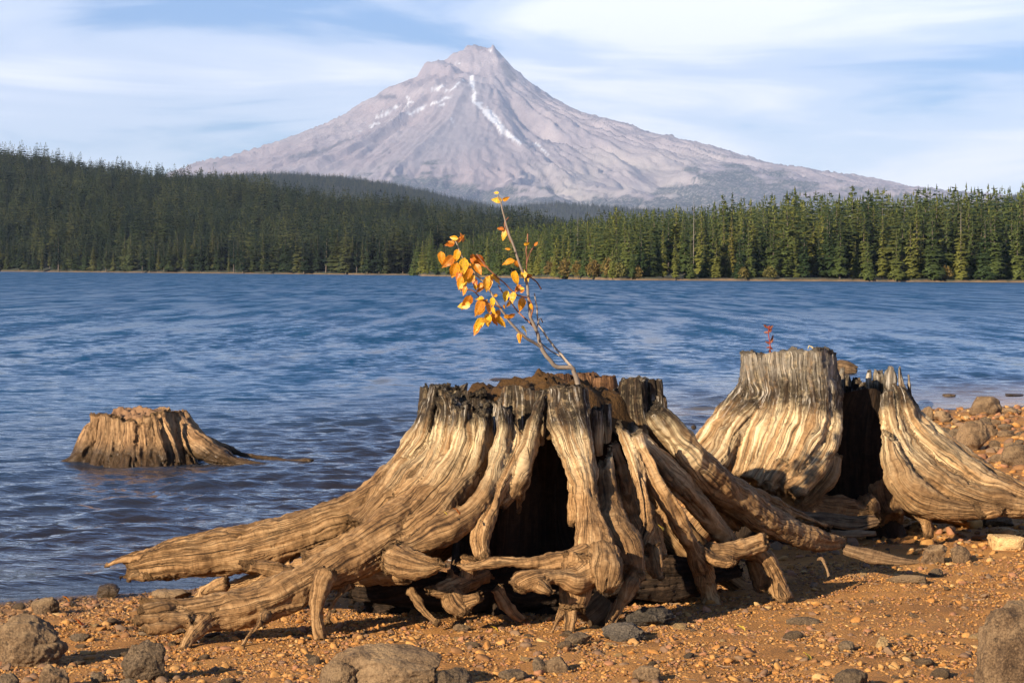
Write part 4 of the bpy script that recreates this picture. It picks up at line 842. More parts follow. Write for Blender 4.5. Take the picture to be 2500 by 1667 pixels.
# --- main stump
AX1 = (unproj(1330, 1000, 10.38)[0], 10.38); BASE1 = (AX1[0], AX1[1], float(gz(AX1[0], AX1[1])))
st1 = thing('tree_stump', 'big weathered stump with sprawling roots and a golden-leaved sapling growing from its top', 'stump', BASE1)
ROOTS1 = [
 # long upper arm reaching to the lake
 ([(1066, 948, 10.2, 36), (1058, 1010, 10.15, 44), (1046, 1070, 10.12, 58), (1010, 1145, 10.1, 68), (940, 1213, 10.1, 66), (860, 1258, 10.1, 60), (760, 1300, 10.1, 58), (640, 1332, 10.1, 66), (520, 1354, 10.12, 64), (420, 1366, 10.15, 54), (350, 1378, 10.18, 36), (312, 1384, 10.2, 22)], dict(jag=(.04, .08))),
 ([(420, 1345, 10.15, 34), (340, 1356, 10.17, 24), (290, 1368, 10.18, 15), (258, 1380, 10.19, 9)], dict(jag=(0, .012))),
 ([(430, 1388, 10.13, 30), (360, 1400, 10.15, 20), (318, 1410, 10.15, 13), (306, 1418, 10.15, 8)], dict(jag=(0, .012))),
 # broad buttresses behind the strands
 ([(1120, 960, 10.14, 80, .5), (1112, 1060, 10.1, 92, .5), (1060, 1150, 10.04, 96, .6), (970, 1230, 9.94, 86, .7), (880, 1300, 9.88, 56, .8)], dict(jag=(.04, 0), sq=3)),
 ([(1210, 985, 10.06, 60, .5), (1205, 1080, 10.0, 64, .5), (1170, 1165, 9.9, 62, .6), (1100, 1240, 9.78, 54, .7), (1010, 1310, 9.68, 40, .8)], dict(jag=(.04, 0), sq=3)),
 ([(1570, 985, 10.34, 60, .5), (1620, 1080, 10.4, 62, .5), (1700, 1190, 10.5, 56, .6), (1800, 1270, 10.66, 44, .7)], dict(jag=(.04, 0), sq=3)),
 # second arm, front
 ([(1132, 985, 9.88, 28, 1.2), (1134, 1060, 9.84, 32, 1.3), (1114, 1140, 9.8, 42, 1.1), (1060, 1210, 9.78, 56), (990, 1272, 9.66, 62), (910, 1330, 9.55, 62), (820, 1382, 9.45, 56), (720, 1432, 9.36, 52), (610, 1476, 9.28, 52), (510, 1500, 9.22, 46), (430, 1496, 9.18, 34), (352, 1482, 9.16, 20)], dict(jag=(.05, .05))),
 # sawn fork of it
 ([(1010, 1255, 9.8, 46), (920, 1310, 9.78, 42), (830, 1346, 9.76, 34), (742, 1368, 9.74, 24)], dict(jag=(0, 0.004), hollow=(.2, .05), sq=3.2)),
 # strands of the front face
 ([(1092, 955, 9.98, 30), (1098, 1020, 9.96, 34), (1080, 1100, 9.92, 40), (1030, 1180, 9.86, 44), (960, 1240, 9.86, 36)], dict(jag=(.05, 0))),
 ([(1180, 992, 9.82, 18, 1.5), (1186, 1070, 9.78, 20, 1.7), (1160, 1160, 9.7, 23, 1.6), (1096, 1228, 9.58, 28, 1.2), (1020, 1282, 9.54, 30), (930, 1335, 9.56, 12)], dict(jag=(.05, .01))),
 ([(1228, 985, 9.79, 21, 1.5), (1233, 1066, 9.74, 23, 1.7), (1213, 1149, 9.66, 25, 1.6), (1177, 1218, 9.56, 29, 1.2), (1118, 1272, 9.48, 36), (1040, 1312, 9.44, 34), (950, 1358, 9.46, 12)], dict(jag=(.05, .01))),
 ([(1266, 1050, 9.78, 14, 1.6), (1262, 1105, 9.73, 18, 1.7), (1230, 1175, 9.64, 23, 1.4), (1196, 1240, 9.55, 30), (1172, 1314, 9.45, 24), (1180, 1362, 9.4, 20)], dict(jag=(.06, .02))),
 ([(1326, 952, 9.8, 11, 1.8), (1300, 1035, 9.74, 15, 1.8), (1284, 1110, 9.7, 20, 1.5), (1256, 1178, 9.66, 28), (1220, 1240, 9.64, 18)], dict(jag=(.04, .06))),
 ([(1300, 1090, 9.74, 14), (1290, 1150, 9.7, 20), (1272, 1200, 9.68, 18), (1268, 1240, 9.7, 8)], dict(jag=(.04, .06))),
 # centre column
 ([(1384, 944, 9.82, 52, .5), (1390, 1020, 9.78, 52, .55), (1408, 1097, 9.72, 46, .7), (1430, 1184, 9.62, 35, .9), (1440, 1262, 9.52, 34, 1), (1452, 1330, 9.42, 56, .8), (1440, 1400, 9.36, 52, .8)], dict(jag=(.012, .04), sq=3.0)),
 ([(1404, 1150, 9.72, 12), (1398, 1210, 9.7, 9), (1402, 1290, 9.68, 8)], dict(jag=(.03, .03))),
 ([(1476, 1118, 9.82, 16), (1480, 1195, 9.74, 24), (1494, 1272, 9.62, 40), (1524, 1345, 9.5, 46), (1545, 1405, 9.45, 26)], dict(jag=(.09, .05))),
 ([(1512, 1040, 9.92, 10), (1548, 1128, 9.86, 16), (1572, 1210, 9.78, 19), (1580, 1285, 9.7, 22), (1570, 1345, 9.62, 20), (1604, 1402, 9.56, 16)], dict(jag=(.06, .05))),
 ([(1500, 1085, 9.96, 8), (1522, 1150, 9.92, 10), (1536, 1215, 9.86, 9)], dict(jag=(.06, .06))),
 ([(1546, 1066, 9.92, 13, 2.0), (1592, 1160, 9.88, 15, 2.2), (1642, 1250, 9.9, 20, 1.8), (1690, 1328, 9.98, 29), (1720, 1398, 10.08, 31), (1738, 1468, 10.15, 30)], dict(jag=(.04, .04))),
 ([(1530, 1130, 10.04, 26, .5), (1545, 1205, 9.97, 42, .5), (1572, 1290, 9.9, 48, .6), (1605, 1375, 9.84, 38, .6)], dict(jag=(.05, .03), sq=3)),
 # right flank planks
 ([(1538, 1040, 10.08, 20, .5), (1606, 1112, 10.1, 33, .5), (1676, 1194, 10.16, 46, .5), (1738, 1268, 10.24, 46, .5), (1776, 1322, 10.3, 38, .6), (1806, 1356, 10.34, 22, .8)], dict(jag=(.03, .04), sq=3.0)),
 ([(1592, 998, 10.12, 15, 1.6), (1646, 1066, 10.16, 22, 1.6), (1722, 1154, 10.28, 33, 1.2), (1802, 1222, 10.5, 50), (1890, 1276, 10.68, 52, .7), (1985, 1312, 10.86, 38, .7), (2062, 1322, 11.0, 17, .7)], dict(jag=(.04, .07))),
 ([(1626, 1000, 10.34, 14), (1688, 1088, 10.44, 18), (1762, 1158, 10.56, 22), (1852, 1212, 10.72, 24), (1940, 1252, 10.9, 20), (2020, 1282, 11.05, 12)], dict(jag=(.05, .06))),
 # right feet
 ([(1760, 1310, 10.26, 30), (1810, 1342, 10.24, 26), (1860, 1352, 10.22, 24), (1890, 1395, 10.22, 20), (1908, 1448, 10.24, 30)], dict(jag=(0, .05))),
 ([(1722, 1342, 10.05, 18), (1790, 1350, 10.1, 24), (1872, 1320, 10.16, 16)], dict(jag=(.03, .04))),
 ([(1700, 1330, 10.02, 14), (1740, 1362, 10.0, 16), (1790, 1374, 9.98, 12)], dict(jag=(.02, .04))),
 ([(1836, 1360, 10.3, 24), (1850, 1400, 10.3, 26), (1860, 1440, 10.3, 18)], dict(jag=(.02, .05))),
 # under the left arms
 ([(1000, 1392, 9.55, 34), (880, 1392, 9.75, 38), (740, 1398, 9.95, 36), (640, 1425, 10.1, 34), (560, 1442, 10.2, 30), (492, 1452, 10.25, 20)], dict(jag=(0, .04))),
 ([(745, 1412, 9.8, 20), (690, 1402, 9.75, 22), (640, 1384, 9.72, 24), (596, 1378, 9.7, 14)], dict(jag=(.02, .05), lump=1.6)),
 ([(560, 1420, 9.95, 16), (500, 1440, 9.95, 14), (478, 1475, 9.95, 12)], dict(jag=(0, .03))),
 # legs and feet at the front
 ([(800, 1395, 9.3, 28), (780, 1448, 9.24, 19), (775, 1508, 9.2, 18), (786, 1572, 9.18, 22)], dict(jag=(0, .02))),
 ([(860, 1425, 9.45, 16), (834, 1448, 9.42, 14), (806, 1492, 9.4, 12), (800, 1530, 9.4, 12)], dict(jag=(0, .02))),
 ([(650, 1500, 9.2, 16), (632, 1522, 9.1, 10), (606, 1552, 9.06, 10), (586, 1588, 9.02, 8)], dict(jag=(0, .01), lump=1.8)),
 ([(520, 1505, 9.2, 34), (474, 1545, 9.1, 24), (440, 1594, 9.02, 14)], dict(jag=(0, .03))),
 ([(470, 1498, 9.15, 18), (400, 1508, 9.1, 14), (326, 1514, 9.05, 9)], dict(jag=(0, .04))),
 ([(470, 1512, 9.12, 14), (405, 1530, 9.06, 11), (345, 1538, 9.02, 7)], dict(jag=(0, .04))),
 ([(440, 1488, 9.2, 20), (390, 1484, 9.12, 16), (338, 1490, 9.08, 10)], dict(jag=(0, .04), lump=1.8)),
 # knob on the second arm
 ([(960, 1360, 9.42, 42), (1006, 1376, 9.28, 34), (1046, 1380, 9.18, 24), (1084, 1370, 9.12, 11)], dict(jag=(0, .03), lump=2.2)),
 # horizontal root below the hollow and the gnarls under it
 ([(1106, 1372, 9.25, 6), (1150, 1380, 9.25, 19), (1235, 1370, 9.25, 16), (1320, 1378, 9.26, 20), (1400, 1362, 9.3, 32), (1450, 1350, 9.38, 30)], dict(jag=(.02, 0), lump=1.5)),
 ([(1262, 1430, 9.12, 18), (1300, 1416, 9.12, 22), (1360, 1408, 9.16, 18), (1404, 1412, 9.2, 34), (1440, 1400, 9.28, 40)], dict(jag=(.03, 0), lump=1.7)),
 ([(1300, 1410, 9.13, 20), (1335, 1432, 9.1, 16), (1352, 1452, 9.1, 8)], dict(jag=(0, .03), lump=1.5)),
 ([(1412, 1360, 9.3, 44), (1402, 1425, 9.26, 42), (1394, 1488, 9.24, 28)], dict(jag=(0, .03), lump=1.7)),
 ([(1480, 1345, 9.32, 44), (1490, 1400, 9.2, 42), (1478, 1452, 9.18, 14)], dict(jag=(0, .05), lump=2.0)),
 ([(1396, 1470, 9.25, 16), (1389, 1518, 9.2, 13), (1385, 1566, 9.18, 13)], dict(jag=(0, .01))),
 ([(1376, 1480, 9.24, 10), (1360, 1518, 9.18, 8), (1344, 1558, 9.15, 6)], dict(jag=(0, .01))),
 ([(1555, 1400, 9.45, 18), (1520, 1465, 9.4, 16), (1484, 1540, 9.34, 12)], dict(jag=(0, .03))),
 ([(1596, 1330, 9.6, 20), (1604, 1375, 9.56, 18), (1612, 1402, 9.54, 12)], dict(jag=(.02, .05), lump=1.8)),
 ([(1150, 1360, 9.5, 20), (1130, 1420, 9.48, 14), (1100, 1405, 9.45, 10)], dict(jag=(0, .03))),
 # added mass underneath, blocks light; its dark colour stands in for shade
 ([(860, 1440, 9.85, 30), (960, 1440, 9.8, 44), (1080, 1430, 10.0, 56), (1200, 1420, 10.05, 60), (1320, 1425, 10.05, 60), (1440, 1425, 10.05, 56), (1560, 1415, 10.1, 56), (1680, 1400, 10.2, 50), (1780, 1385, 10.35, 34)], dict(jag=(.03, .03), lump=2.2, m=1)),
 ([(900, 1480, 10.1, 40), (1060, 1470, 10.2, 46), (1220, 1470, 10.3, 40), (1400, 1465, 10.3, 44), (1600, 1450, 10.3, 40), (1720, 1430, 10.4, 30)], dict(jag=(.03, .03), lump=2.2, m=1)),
 # gnarl hanging in the dark
 ([(1190, 1400, 9.6, 26), (1150, 1420, 9.5, 22), (1095, 1438, 9.42, 26), (1042, 1440, 9.38, 14)], dict(jag=(0, .03), lump=2.0)),
 ([(1092, 1440, 9.42, 24), (1108, 1475, 9.4, 24), (1134, 1502, 9.38, 10)], dict(jag=(0, .03), lump=2.0)),
 ([(1120, 1470, 9.42, 16), (1150, 1464, 9.38, 16), (1178, 1450, 9.36, 10)], dict(jag=(0, .02), lump=2.0)),
 ([(1000, 1440, 9.6, 10), (1045, 1500, 9.42, 8), (1075, 1528, 9.36, 12)], dict(jag=(0, .02))),
 ([(1210, 1430, 9.6, 14), (1240, 1480, 9.6, 18), (1290, 1520, 9.6, 12)], dict(jag=(0, .02))),
]
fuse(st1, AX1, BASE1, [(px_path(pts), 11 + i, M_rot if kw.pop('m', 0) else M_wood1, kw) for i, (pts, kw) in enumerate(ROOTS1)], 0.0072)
# the ragged rim, short upright pieces round the cut
RIM1 = [(1046, 948, 10.25, 28, 60), (1120, 970, 10.05, 24, 40), (1268, 944, 9.97, 36, 60), (1312, 952, 9.93, 18, 60), (1545, 924, 10.32, 40, 60), (1592, 927, 10.38, 30, 60), (1614, 968, 10.34, 18, 60), (1478, 990, 10.0, 14, 40), (1458, 1000, 9.95, 16, 50),
        (1365, 914, 10.88, 38, 60), (1420, 911, 10.92, 44, 60), (1472, 915, 10.88, 34, 60), (1515, 948, 10.75, 30, 60), (1150, 968, 10.75, 36, 60), (1085, 952, 10.55, 30, 60), (1220, 968, 10.82, 40, 60), (1290, 957, 10.88, 36, 60)]
M_redrot = wood_material('red_rotten_wood', char=0.0, pale=0.0, base=((0.05, 0.02, 0.01), (0.15, 0.072, 0.032), (0.24, 0.125, 0.058)))
for i, (a, b, D, w_, ln) in enumerate(RIM1):
    root(st1, AX1, BASE1, [(a, b, D, w_ * .9), (a + 1, b + ln * .4, D, w_), (a + 2, b + ln * 1.4, D, w_ * 1.05), (a + 2, b + ln * 2.2, D + 0.02, w_)], 71 + i, M_redrot if 9 <= i <= 11 else M_wood1, 'rim_piece', jag=(.02, 0), sq=3.2, lump=1.3)
def back_roots(parent, ax, base, m, r_in, ztop, angs, rout, seed, name='root'):
    for i, a in enumerate(angs):
        a = math.radians(a); r_ = np.random.default_rng(seed + i); c, s = math.cos(a), math.sin(a); q = rout * (0.8 + 0.5 * r_.random()); w_ = 0.11 + 0.04 * r_.random()
        g = lambda R: [ax[0] + R * c, ax[1] + R * s]
        zg = float(gz(*g(q)))
        P = np.array([[*g(r_in), ztop - 0.1 * r_.random(), w_, w_ * .6], [*g(r_in * 1.04), ztop * 0.62, w_ * 1.1, w_ * .7], [*g(r_in * 1.4), 0.35 * ztop, w_, w_ * .8], [*g(q), zg + 0.04, w_ * .5, w_ * .5]])
        root(parent, ax, base, P, seed + i, m, name, world=True, res=0.014, jag=(.05, .03))
back_roots(st1, AX1, BASE1, M_wood1, 0.46, 1.06, [15, 45, 75, 105, 135, 165], 0.95, 301)
# rotten inside, shade painted into its colour, with a hollow facing the viewer, and the mossy floor of the cut
def core(parent, ax, base, R0, z0, z1, notch, m, seed, depth=0.75):
    nz_, na_ = 70, 110; z = np.linspace(z0, z1, nz_)[:, None]; a = np.linspace(0, 2 * math.pi, na_, endpoint=False)[None, :]
    R = R0 * (1 + 0.45 * ((z1 - z) / (z1 - z0)) ** 2) * (1 + 0.10 * vnoise(np.cos(a) * 4, np.sin(a) * 4, z * 1.2, seed)) + 0.02 * vnoise(np.cos(a) * 16, np.sin(a) * 16, z * 2, seed)
    for (ac, aw, zc_, zw) in notch: R = R * (1 - depth * np.exp(-(((a - math.radians(ac) + math.pi) % (2 * math.pi) - math.pi) / aw) ** 4 - ((z - zc_) / zw) ** 4))
    zz = z + 0.03 * vnoise(np.cos(a) * 6, np.sin(a) * 6, 0, seed + 1) * (z > z1 - 0.1)
    V = np.stack([ax[0] + R * np.cos(a), ax[1] + R * np.sin(a), zz + 0 * a], -1).reshape(-1, 3) - np.asarray(base)
    UV = np.stack([(a + 0 * z) * R0, z + 0 * a], -1).reshape(-1, 2)
    link('core', make_mesh('core', V, grid_faces(nz_, na_, True), uv=UV, mats=[m]), parent)
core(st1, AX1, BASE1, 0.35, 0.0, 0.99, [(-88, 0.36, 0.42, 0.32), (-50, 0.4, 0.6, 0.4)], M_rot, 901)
def moss_floor(parent, ax, base, R, zf, m, seed, rng_a=None):
    nr_, na_ = 26, 60; r_ = np.linspace(0.02, 1, nr_)[:, None]; a = np.linspace(0, 2 * math.pi, na_, endpoint=False)[None, :]
    x, y = ax[0] + R * r_ * np.cos(a), ax[1] + R * r_ * np.sin(a)
    z = zf - 0.2 * sstep(0.75, 1.0, r_) + 0.05 * fbm(x * 7, y * 7, 0, seed, 4) + 0.02 * vnoise(x * 40, y * 40, 0, seed)
    link('moss', make_mesh('moss', np.stack([x, y, z], -1).reshape(-1, 3) - np.asarray(base), grid_faces(nr_, na_, True), mats=[m]), parent)
moss_floor(st1, AX1, BASE1, 0.45, 1.07, M_moss, 55)

# --- tall stump behind with its sooty band
AX2 = (unproj(2010, 1000, 12.75)[0], 12.75); BASE2 = (AX2[0], AX2[1], float(gz(AX2[0], AX2[1])))
st2 = thing('tree_stump', 'tall flat-topped stump with a dark grey band and a hollow shaded side', 'stump', BASE2)
ROOTS2 = [
 ([(1926, 858, 12.5, 122, .55), (1926, 920, 12.48, 125, .55), (1924, 990, 12.44, 128, .55), (1908, 1060, 12.36, 140, .55), (1878, 1130, 12.26, 130, .55), (1852, 1200, 12.2, 104, .6)], dict(jag=(.012, .03), sq=3.6, lump=.5)),
 ([(1826, 935, 12.58, 26), (1788, 1000, 12.52, 42), (1746, 1058, 12.46, 42), (1704, 1108, 12.4, 36), (1660, 1150, 12.35, 30)], dict(jag=(.03, .03))),
 ([(1850, 985, 12.44, 24), (1820, 1020, 12.38, 34), (1785, 1060, 12.28, 36), (1750, 1120, 12.2, 34), (1710, 1165, 12.15, 26)], dict(jag=(.05, .03))),
 ([(1960, 1010, 12.26, 20), (1945, 1070, 12.18, 24), (1915, 1130, 12.08, 26), (1870, 1195, 12.0, 24)], dict(jag=(.02, .03), lump=.6)),
 ([(2028, 1010, 12.3, 26), (2018, 1080, 12.2, 32), (1985, 1140, 12.1, 34), (1930, 1205, 12.0, 30)], dict(jag=(.02, .03), lump=.6)),
 ([(2036, 1110, 12.35, 24), (2026, 1160, 12.3, 26), (1990, 1210, 12.25, 22), (1950, 1240, 12.2, 16)], dict(jag=(.02, .03))),
 # broad root to the far side
 ([(2190, 950, 12.62, 28), (2212, 1010, 12.56, 36), (2262, 1080, 12.46, 42), (2345, 1146, 12.36, 44), (2440, 1196, 12.3, 40), (2560, 1240, 12.26, 34)], dict(jag=(.03, .03), lump=.7)),
 ([(2172, 960, 12.6, 22), (2184, 1030, 12.5, 34), (2218, 1110, 12.38, 46), (2290, 1180, 12.26, 48), (2400, 1222, 12.2, 38), (2540, 1246, 12.18, 26)], dict(jag=(.03, .03), lump=.7)),
 ([(2164, 985, 12.56, 14), (2172, 1070, 12.44, 26), (2192, 1150, 12.3, 36), (2240, 1215, 12.2, 36), (2320, 1242, 12.15, 24), (2450, 1252, 12.12, 14)], dict(jag=(.04, .03), lump=.8)),
 ([(2216, 968, 12.66, 14), (2258, 1030, 12.6, 18), (2320, 1082, 12.52, 24), (2400, 1140, 12.46, 24), (2490, 1190, 12.42, 20), (2570, 1225, 12.4, 16)], dict(jag=(.03, .03))),
 ([(2166, 1056, 12.34, 14), (2188, 1130, 12.24, 34), (2226, 1196, 12.16, 46), (2300, 1236, 12.12, 30), (2390, 1246, 12.12, 18)], dict(jag=(.06, .04))),
 ([(2120, 960, 12.95, 26), (2124, 1030, 12.9, 34), (2130, 1120, 12.8, 44), (2150, 1210, 12.7, 44), (2180, 1270, 12.6, 30)], dict(jag=(.04, .03))),
 ([(2238, 1240, 12.2, 20), (2262, 1275, 12.2, 14), (2268, 1318, 12.2, 12)], dict(jag=(0, .03))),
 ([(2108, 1206, 12.5, 12), (2122, 1240, 12.46, 24), (2140, 1268, 12.44, 14)], dict(jag=(.03, .03))),
 ([(1880, 1210, 12.2, 40), (1960, 1240, 12.3, 44), (2060, 1250, 12.4, 40), (2140, 1262, 12.5, 26)], dict(jag=(0, .03))),
]
fuse(st2, AX2, BASE2, [(px_path(pts), 131 + i, M_wood2, kw) for i, (pts, kw) in enumerate(ROOTS2)], 0.0085)
RIM2 = [(2122, 908, 12.8, 12, 50), (2144, 905, 12.8, 14, 50), (2174, 900, 12.75, 17, 50), (2070, 916, 13.1, 14, 50), (2092, 924, 13.1, 15, 50), (2056, 900, 13.0, 9, 60)]
for i, (a, b, D, w_, ln) in enumerate(RIM2):
    root(st2, AX2, BASE2, [(a, b, D, w_ * .7), (a, b + ln * .4, D, w_), (a, b + ln * 1.4, D, w_ * 1.1), (a, b + ln * 2.6, D, w_ * 1.1)], 171 + i, M_wood2, 'rim_piece', jag=(.03, 0), res=0.011)
root(st2, AX2, BASE2, [(2196, 900, 12.72, 3), (2200, 930, 12.72, 9), (2206, 962, 12.7, 14), (2214, 1000, 12.68, 14)], 181, M_wood2, 'splinter', jag=(.02, 0))
root(st2, AX2, BASE2, [(2217, 914, 12.76, 2), (2219, 938, 12.76, 4), (2222, 970, 12.76, 6), (2226, 1000, 12.74, 8)], 182, M_wood2, 'splinter', jag=(.01, 0))
back_roots(st2, AX2, BASE2, M_wood2, 0.40, 0.98, [20, 55, 90, 125, 160, 190], 0.9, 321)
core(st2, AX2, BASE2, 0.34, 0.05, 0.95, [(-62, 0.6, 0.5, 0.55)], M_rot, 905, 0.85)
moss_floor(st2, (AX2[0] - 0.2, AX2[1] + 0.02), BASE2, 0.24, 1.08, M_moss, 57)

# --- stump standing in the lake
AX3 = (unproj(335, 1060, 18.95)[0], 18.95); BASE3 = (AX3[0], AX3[1], float(gz(AX3[0], AX3[1])))
st3 = thing('tree_stump', 'low brown stump standing in the lake with one root sloping into the water', 'stump', BASE3)
R3 = []
TOP3 = [(238, 1011, 18.75), (262, 1014, 18.62), (290, 1020, 18.55), (318, 1026, 18.5), (344, 1032, 18.5), (366, 1010, 18.55), (388, 1006, 18.6), (412, 1004, 18.68), (432, 1006, 18.78)]
for i, (a, b, D) in enumerate(TOP3):
    f = (a - 335) / 100.0
    R3.append(([(a, b, D, 18), (a + 3 * f, b + 35, D - 0.03, 21), (a + 12 * f, b + 80, D - 0.08, 22), (a + 30 * f, 1136, D - 0.15, 23), (a + 44 * f, 1162, D - 0.26, 18)], dict(jag=(.025, 0))))
R3 += [([(330, 1012, 18.85, 92, .7), (332, 1070, 18.85, 96, .7), (335, 1150, 18.85, 110, .7)], dict(jag=(.02, 0), sq=3)),
       ([(430, 1008, 18.8, 14), (452, 1048, 18.72, 28), (496, 1094, 18.62, 30), (570, 1126, 18.56, 18), (680, 1138, 18.5, 6)], dict(jag=(.02, .05))),
       ([(440, 1006, 18.95, 12), (486, 1058, 18.95, 12), (556, 1096, 18.95, 10), (640, 1118, 18.95, 7), (762, 1126, 18.95, 4)], dict(jag=(.02, .06))),
       ([(226, 1040, 18.75, 20), (212, 1090, 18.65, 24), (180, 1128, 18.6, 22), (140, 1142, 18.6, 12)], dict(jag=(.02, .03))),
       ([(372, 1010, 18.45, 5), (384, 1060, 18.42, 8), (404, 1130, 18.4, 9)], dict(jag=(.03, 0))), ([(398, 1012, 18.48, 5), (424, 1080, 18.42, 8), (440, 1135, 18.4, 9)], dict(jag=(.03, 0)))]
fuse(st3, AX3, BASE3, [(px_path(pts), 191 + i, M_wood3, kw) for i, (pts, kw) in enumerate(R3)], 0.0095, 3, 1.4)
back_roots(st3, AX3, BASE3, M_wood3, 0.30, 0.40, [20, 60, 100, 140, 175], 0.6, 341)
core(st3, AX3, BASE3, 0.27, -0.2, 0.36, [], M_wood3, 907)
moss_floor(st3, AX3, BASE3, 0.27, 0.385, simple('sawn_rotten_top', (0.24, 0.13, 0.065), 0.9, 0.5, 50.0, 0.012), 59)

# ------------------------------------------------------------------ rocks and gravel
def ico(sub):
    t = (1 + 5 ** 0.5) / 2
    V = [(-1, t, 0), (1, t, 0), (-1, -t, 0), (1, -t, 0), (0, -1, t), (0, 1, t), (0, -1, -t), (0, 1, -t), (t, 0, -1), (t, 0, 1), (-t, 0, -1), (-t, 0, 1)]
    F = [(0, 11, 5), (0, 5, 1), (0, 1, 7), (0, 7, 10), (0, 10, 11), (1, 5, 9), (5, 11, 4), (11, 10, 2), (10, 7, 6), (7, 1, 8), (3, 9, 4), (3, 4, 2), (3, 2, 6), (3, 6, 8), (3, 8, 9), (4, 9, 5), (2, 4, 11), (6, 2, 10), (8, 6, 7), (9, 8, 1)]
    V = [np.array(v) / np.linalg.norm(v) for v in V]
    for _ in range(sub):
        mid = {}; F2 = []
        def m(a, b):
            k = (min(a, b), max(a, b))
            if k not in mid:
                v = V[a] + V[b]; V.append(v / np.linalg.norm(v)); mid[k] = len(V) - 1
            return mid[k]
        for a, b, c in F:
            x, y, z = m(a, b), m(b, c), m(c, a); F2 += [(a, x, z), (b, y, x), (c, z, y), (x, y, z)]
        F = F2
    return np.array(V), np.array(F)
ICO = {k: ico(k) for k in (1, 2, 4, 5)}
def stone_shape(sub, seed, cuts=7, rough=0.12, lo=0.55):
    V, F = ICO[sub]; V = V.copy(); r = np.random.default_rng(seed)
    for _ in range(cuts):                                              # broken flat faces
        n = r.normal(size=3); n /= np.linalg.norm(n); d = lo + (0.95 - lo) * r.random(); e = V @ n - d
        V = V - np.where(e > 0, e * 0.92, 0)[:, None] * n
    d = rough * fbm(V[:, 0] * 1.7 + seed, V[:, 1] * 1.7, V[:, 2] * 1.7, seed, 3 if sub < 4 else 5)
    if sub > 3: d = d + 0.035 * ridged(V[:, 0] * 3.1 + seed, V[:, 1] * 3.1, V[:, 2] * 3.1, seed + 3, 4, 0.6) - 0.05 * (1 - np.abs(vnoise(V[:, 0] * 1.6 + seed, V[:, 1] * 1.6, V[:, 2] * 1.6, seed + 9))) ** 14
    V = V * (1 + d[:, None]); lo_, hi_ = V.min(0), V.max(0)
    return (V - (lo_ + hi_) / 2) / ((hi_ - lo_) / 2), F
def rock(px, py, w, h, label, m, seed, sink=0.22, depth=0.8, rz=None, cuts=7, rough=0.12, lo=0.6, z=None, name='rock', group=None, tilt=0.0, box=0.0):
    """px: middle, py: foot of the front face; w, h: size in the picture"""
    P = ground_px(px, py) if z is None else None
    if P is None: D = (HC - z) / (HC - unproj(px, py, 1.0)[2]); P = np.array([unproj(px, py, D)[0], D, z])
    k = P[1] / FPX; W, Hh = w * k / 2, h * k; tot = Hh / (1 - sink) / 2
    V, F = stone_shape(5 if w > 90 else 4, seed, cuts, rough, lo)
    if box: V = np.sign(V) * np.abs(V) ** (1 - box) * (1 + 0.05 * fbm(V[:, 0] * 4, V[:, 1] * 4, V[:, 2] * 4, seed, 4))[:, None]
    V = V * (W, W * depth, tot)
    if tilt: c, s_ = math.cos(tilt), math.sin(tilt); V = np.stack([V[:, 0] * c - V[:, 2] * s_, V[:, 1], V[:, 0] * s_ + V[:, 2] * c], -1)
    o = link(name, make_mesh(name, V, F, mats=[m]), loc=(P[0], P[1] + W * depth * 0.7, P[2] + Hh - tot))
    o.rotation_euler = (0, 0, (seed * 0.37 % 0.5) - 0.25 if rz is None else rz)
    return tag(o, label, 'rock', group)
